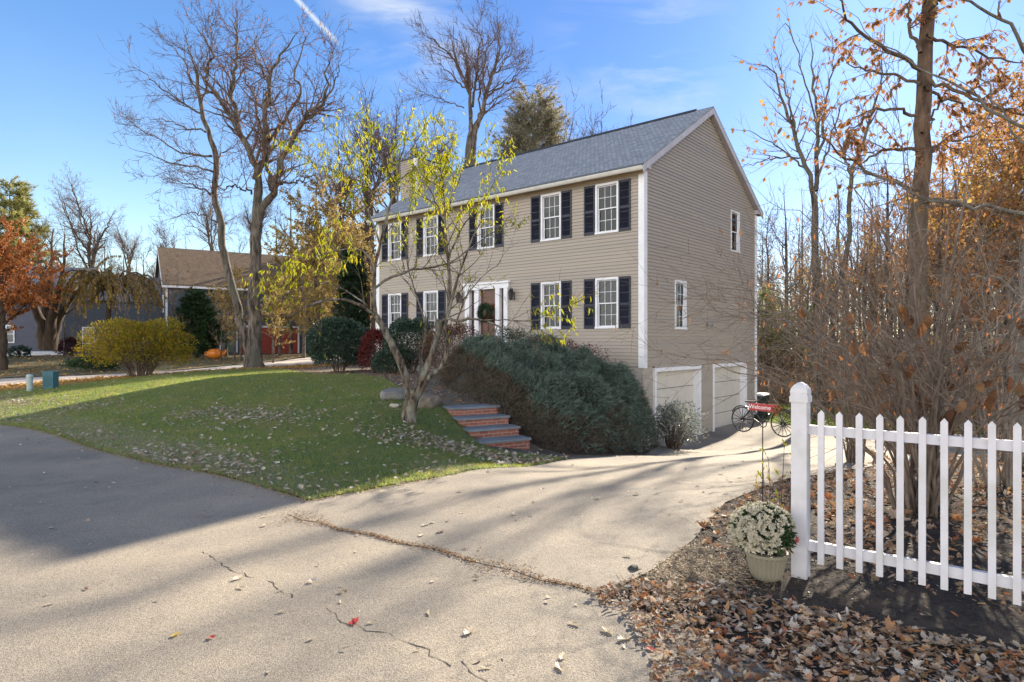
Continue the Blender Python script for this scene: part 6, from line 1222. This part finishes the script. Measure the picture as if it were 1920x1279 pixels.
def we(x, y):
    d = dist_line(x, y, edge); a = np.stack([x, y, 0*x], 1); return np.clip(np.exp(-((d-.45)/.42)**2)*(.55+.6*fluff(a, 40, 6, 1.4)), 0, 1)
blades('dry_grass', scatter(LAWN, 42000, lambda x, y: we(x, y)*wfar(x, y)), .034, .005, L_STRAW, .9)
blades('grass', scatter(BACKL, 26000), .05, .012, leafmat('bright_grass', [(.16, .22, .02), (.22, .28, .03), (.12, .18, .02), (.28, .29, .05)], .45))
L_LIT = leafmat('fallen_leaf', [(.44, .33, .22), (.22, .115, .06), (.50, .42, .32), (.38, .14, .05), (.16, .09, .055), (.40, .23, .11), (.28, .16, .09), (.46, .32, .17), (.34, .26, .19), (.44, .19, .06), (.20, .13, .09), (.48, .39, .29), (.36, .10, .05)], .25, rough=.7)
L_PALE = leafmat('pale_fallen_leaf', [(.48, .42, .34), (.36, .28, .20), (.54, .50, .44), (.26, .17, .11), (.42, .36, .28)], .2, rough=.7)
L_GOLDF = leafmat('gold_fallen_leaf', [(.50, .30, .08), (.42, .24, .07), (.36, .18, .06), (.52, .36, .12)], .25, rough=.7)
def litter(name, q, l0, l1, mat_, tilt=.32, lift=.012, mix=(LEAF_M, LEAF_O, LEAF_E)):
    me = []; parts_ = np.array_split(rng.permutation(len(q)), len(mix)); V = []; F3 = []; o = 0
    for idx, tp in zip(parts_, mix):
        qq_ = q[idx]; n = len(qq_); a = rng.uniform(0, 6.28, n); ax = np.stack([np.cos(a), np.sin(a), rng.normal(0, tilt, n)], 1); ln = rng.uniform(l0, l1, n)
        m_ = leaves('tmp', lay(qq_, lift)+np.array([0, 0, 1])*rng.uniform(0, lift, (n, 1)), ax, ln, ln*rng.uniform(.75, 1.05, n)*(.95 if tp is LEAF_M else .72), mat_, rng, tp, up=(0, 0, 2.4 if tilt < .5 else 1.6), roll=.55)
        co = np.empty(len(m_.vertices)*3, np.float32); m_.vertices.foreach_get('co', co); li = np.empty(len(m_.loops), np.int32); m_.loops.foreach_get('vertex_index', li); V.append(co.reshape(-1, 3)); F3.append(li.reshape(-1, 3)+o); o += len(co)//3; bpy.data.meshes.remove(m_)
    return tag(link(name, new_mesh(name, np.vstack(V), [np.vstack(F3)], [mat_])), kind='stuff')
def bedw(x, y):
    a = np.stack([x, y, 0*x], 1); f = fluff(a, 50, 6, 1.3); t_ = (x-2.03)*.783+(y-4.5)*-.622; o_ = (x-2.03)*.622+(y-4.5)*.783       # along the fence, beyond it (+) or before it (-)
    w_ = np.where(o_ > .25, .85, 1.0); w_ = np.where((o_ < .15) & (o_ > -.62) & (t_ > -.25), .07, w_)
    patch = np.exp(-(((x-1.25)/.42)**2+((y-4.75)/.55)**2)); w_ = w_*(1-.86*patch); return np.clip(w_*(.72+.30*f), .02, 1)
NEARB = [(.55, 4.22), (1.02, 4.62), (1.5, 5.3), (2.2, 6.6), (3.3, 7.9), (5.2, 9.2), (7, 9.9), (8, 7), (6, 2.5), (4.5, 1.2), (2.9, 1.9), (1.6, 2.55), (1.0, 3.0), (.85, 3.5)]
litter('fallen_leaves', scatter(NEARB, 7000, lambda x, y: bedw(x, y)*np.clip(1.3-.09*y, .35, 1)), .022, .068, L_LIT, .45)
PILE = [on_ground(u, v)[:2] for u, v in ((1105, 1118), (1180, 1085), (1260, 1108), (1330, 1095), (1420, 1128), (1560, 1150), (1700, 1185), (1920, 1225), (2050, 1260), (1990, 1330), (1240, 1330), (1215, 1225), (1175, 1165))]
litter('fallen_leaves', scatter(PILE, 2300), .022, .066, L_LIT, .5, .016)
litter('fallen_leaves', scatter(PILE, 900), .025, .06, L_PALE, .4, .02)
litter('fallen_leaves', scatter(LEAFBED, 3800, lambda x, y: np.where(y > 5, .8, .03)), .07, .13, L_LIT, .5)
litter('fallen_leaves', scatter([(5, 9.5), (17, 15.5), (17.5, 20), (26, 18.5), (34, 30), (30, 60), (4, 62), (9, 36), (24, 34), (30, 26), (26, 18), (30, 5), (12, 4)], 9000), .14, .26, L_LIT, .5)
def lw(x, y):
    a = np.stack([x, y, 0*x], 1); d = dist_line(x, y, edge+[(.25, 9.7), (.95, 10.9)]); f = fluff(a, 60, 6, 1.5)
    return np.clip(.055+.95*np.exp(-(d/.60)**2)*np.clip(.60+.6*f, .12, 1)+.10*np.clip(f-.7, 0, 1)+.45*np.exp(-(((x+1.4)/.9)**2+((y-10.8)/.5)**2))*np.clip(f+.5, 0, 1), 0, 1)*wfar(x, y)**.4
litter('fallen_leaves', scatter(LAWN, 5600, lw), .045, .095, L_PALE, .35, .03)
litter('fallen_leaves', scatter(BED, 1500, lambda x, y: np.clip(1.1-dist_line(x, y, BED_EDGE)/1.0, .12, 1)), .06, .11, L_LIT, .4)
litter('fallen_leaves', scatter([(-19.5, 21.6), (-16, 22.4), (-15.2, 24), (-14.2, 25.6), (-12, 27.4), (-8.8, 27), (-8, 34), (-12.4, 30.5), (-16.5, 27.3), (-20.5, 25.3), (-32, 26.2), (-30, 25)], 5200), .09, .17, L_GOLDF, .4)
litter('fallen_leaves', scatter([(-46, 32.4), (-30, 30.6), (-19.6, 30.1), (-16.3, 33.5), (-14, 38.5), (-14, 46), (-26, 47.5), (-47, 48)], 3200), .12, .2, L_GOLDF, .4)
def roadw(x, y): a = np.stack([x, y, 0*x], 1); return np.clip(.10+.55*np.exp(-dist_line(x, y, NEARB[:5])/.55)+.30*np.exp(-dist_line(x, y, edge)/.5), 0, 1)
litter('fallen_leaves', scatter([(-9, 10.5), (-5, 8.4), (-1.9, 6.4), (.0, 4.6), (1.0, 4.6), (1.5, 5.4), (2.4, 7), (3.4, 8), (6, 9.6), (5, 16), (2.4, 12.5), (.3, 9.3), (-2.1, 6.5), (-4, 7.7), (-9, 11.4), (-12, 8), (-3, 2), (1.4, 2.0), (.7, 3.9)][0:0] or ROAD[:5]+[(-12, 13), (-12, 4), (-2, 1.5), (2, 1.5), (1.0, 3.4), (.6, 4.16)]+SEAM[::-1][1:-1], 240, roadw), .03, .075, L_PALE, .14, .004)
litter('fallen_leaves', scatter(DRIVE, 170, roadw), .03, .08, L_PALE, .14, .008)
litter('leaf_crumbs', scatter(ROAD[:3]+[(-6, 6), (-1, 3), (.9, 3.2), (.6, 4.16)]+SEAM[::-1][1:-1], 320), .008, .02, L_PALE, .2, .003, (LEAF_E,))
n = 9000; q = scatter(NEARB, n); a = rng.uniform(0, 6.28, n); tag(link('mulch_chips', leaves('mulch_chips', lay(q, .008), np.stack([np.cos(a), np.sin(a), rng.normal(0, .3, n)], 1), rng.uniform(.012, .05, n), rng.uniform(.005, .014, n), leafmat('mulch_chip', [(.018, .013, .011), (.045, .032, .025), (.03, .022, .018), (.075, .055, .04)], 0), rng, LEAF_D, up=(0, 0, 1.5))), kind='stuff')
litter('leaf_crumbs', scatter(NEARB, 5200, bedw), .010, .03, L_LIT, .4, .010, (LEAF_E, LEAF_O))
q = np.array([1.22, 4.78])+rng.normal(0, 1, (9000, 2))*np.array([.27, .36]); q = q[in_poly(q[:, 0], q[:, 1], LEAFBED)]; a = rng.uniform(0, 6.28, len(q)); tag(link('needle_litter', leaves('needle_litter', lay(q, .007), np.stack([np.cos(a), np.sin(a), rng.normal(0, .2, len(q))], 1), rng.uniform(.02, .06, len(q)), .004, leafmat('tan_needle', [(.34, .25, .15), (.42, .33, .21), (.26, .18, .10), (.46, .36, .24)], .1), rng, LEAF_D, up=(0, 0, 2))), kind='stuff')
# conspicuous single leaves on the asphalt
def single(u, v, tp, sz, m_, label, group=None, rot=None):
    p = on_ground(u, v); r_ = np.random.default_rng(int(u*7+v)); a = r_.uniform(0, 6.28) if rot is None else rot
    o = link('fallen_leaf', leaves('fallen_leaf', np.zeros((1, 3)), np.array([[math.cos(a), math.sin(a), .05]]), sz, sz*.8, m_, r_, tp, up=(0, 0, 3), roll=.4), None, p+np.array([0, 0, .005])); return tag(o, label, 'leaf', group)
L_RED1 = leafmat('red_fallen_leaf', [(.50, .075, .065), (.42, .06, .05)], .3)
L_TAN1 = leafmat('tan_fallen_leaf', [(.52, .44, .32), (.44, .36, .25)], .2)
L_YEL1 = leafmat('yellow_fallen_leaf', [(.52, .38, .08), (.55, .42, .12)], .3)
single(668, 1174, LEAF_M, .085, L_RED1, 'bright red maple leaf lying at the crack in the road'); single(402, 1199, LEAF_M, .05, L_RED1, 'small red leaf at the bottom left of the sunlit road'); single(1228, 1222, LEAF_E, .06, L_RED1, 'red leaf at the edge of the leaf pile near the bottom')
single(320, 1197, LEAF_E, .07, L_YEL1, 'yellow leaf flat on the sunlit road near the bottom left')
lt, gt = 'curled tan oak leaf lying on the sunlit asphalt', 'tan oak leaves on the asphalt'
for u, v, sz in [(870, 1194, .13), (455, 1082, .10), (445, 1102, .08), (790, 988, .11), (795, 1003, .09), (672, 1003, .06), (632, 1112, .07), (540, 1147, .07), (705, 1168, .06), (775, 1222, .05), (925, 1252, .08), (1050, 1240, .09), (1055, 1262, .10), (805, 1156, .09), (1065, 1168, .10), (1150, 1192, .11), (1185, 1195, .12), (935, 950, .06), (1180, 925, .06), (1110, 936, .05), (640, 1133, .05), (520, 1108, .05), (600, 1062, .05), (665, 1037, .05), (990, 968, .06), (870, 962, .06)]:
    single(u, v, LEAF_O, sz*.9, L_TAN1, lt, gt)
# debris in the seam between road and driveway, cracks
L_BITS = leafmat('brown_debris', [(.30, .18, .09), (.40, .26, .14), (.22, .12, .06), (.34, .22, .13)], .1)
sp = resample(SEAM, .01, closed=False); n = 1900; i = rng.integers(0, len(sp), n); wd = .016+.07*np.clip(fluff(np.stack([sp[i, 0], sp[i, 1], 0*sp[i, 0]], 1), 70, 6, 5), 0, 1.2); q = sp[i]+rng.normal(0, 1, (n, 2))*wd[:, None]
a = rng.uniform(0, 6.28, n); tag(link('seam_debris', leaves('seam_debris', lay(q, .012), np.stack([np.cos(a), np.sin(a), rng.normal(0, .25, n)], 1), rng.uniform(.008, .03, n), .009, L_BITS, rng, LEAF_D, up=(0, 0, 2))), kind='stuff')
n = 5000; sp = resample(edge+[(.25, 9.7)][0:0], .02, closed=False); i = rng.integers(0, len(sp), n); q = sp[i]+rng.normal(0, 1, (n, 2))*.06; a = rng.uniform(0, 6.28, n)
tag(link('edge_debris', leaves('edge_debris', lay(q, .014), np.stack([np.cos(a), np.sin(a), rng.normal(0, .25, n)], 1), rng.uniform(.012, .04, n), .011, L_BITS, rng, LEAF_D, up=(0, 0, 2))), kind='stuff')
CRK = pmat('crack_dark', (.02, .018, .015), (.05, .042, .033), 30, .95)  # dark tone of the crack ribbons
def crack(pts, wd_):
    w_ = [on_ground(u, v)[:2] for u, v in pts]; c = resample(w_, .05, closed=False); c[1:-1] += rng.normal(0, .012, (len(c)-2, 2)); t_ = np.gradient(c, axis=0); t_ /= np.linalg.norm(t_, axis=1, keepdims=True); nrm = np.stack([-t_[:, 1], t_[:, 0]], 1); ww = wd_*rng.uniform(.1, 1.3, len(c))[:, None]; k = len(c)
    V = np.vstack([lay(c+nrm*ww, .0022), lay(c-nrm*ww, .0022)]); i = np.arange(k-1); tag(link('road_crack', new_mesh('road_crack', V, [np.stack([i, i+1, i+1+k, i+k], 1)], [CRK])), kind='structure')
for pts in ([(380, 1035), (440, 1070), (482, 1084)], [(503, 1090), (525, 1108), (548, 1121)], [(612, 1140), (640, 1165), (690, 1182), (735, 1190), (790, 1216), (845, 1250)], [(865, 1240), (880, 1262), (915, 1279)], [(690, 985), (725, 992), (730, 1003)]): crack(pts, .0042)
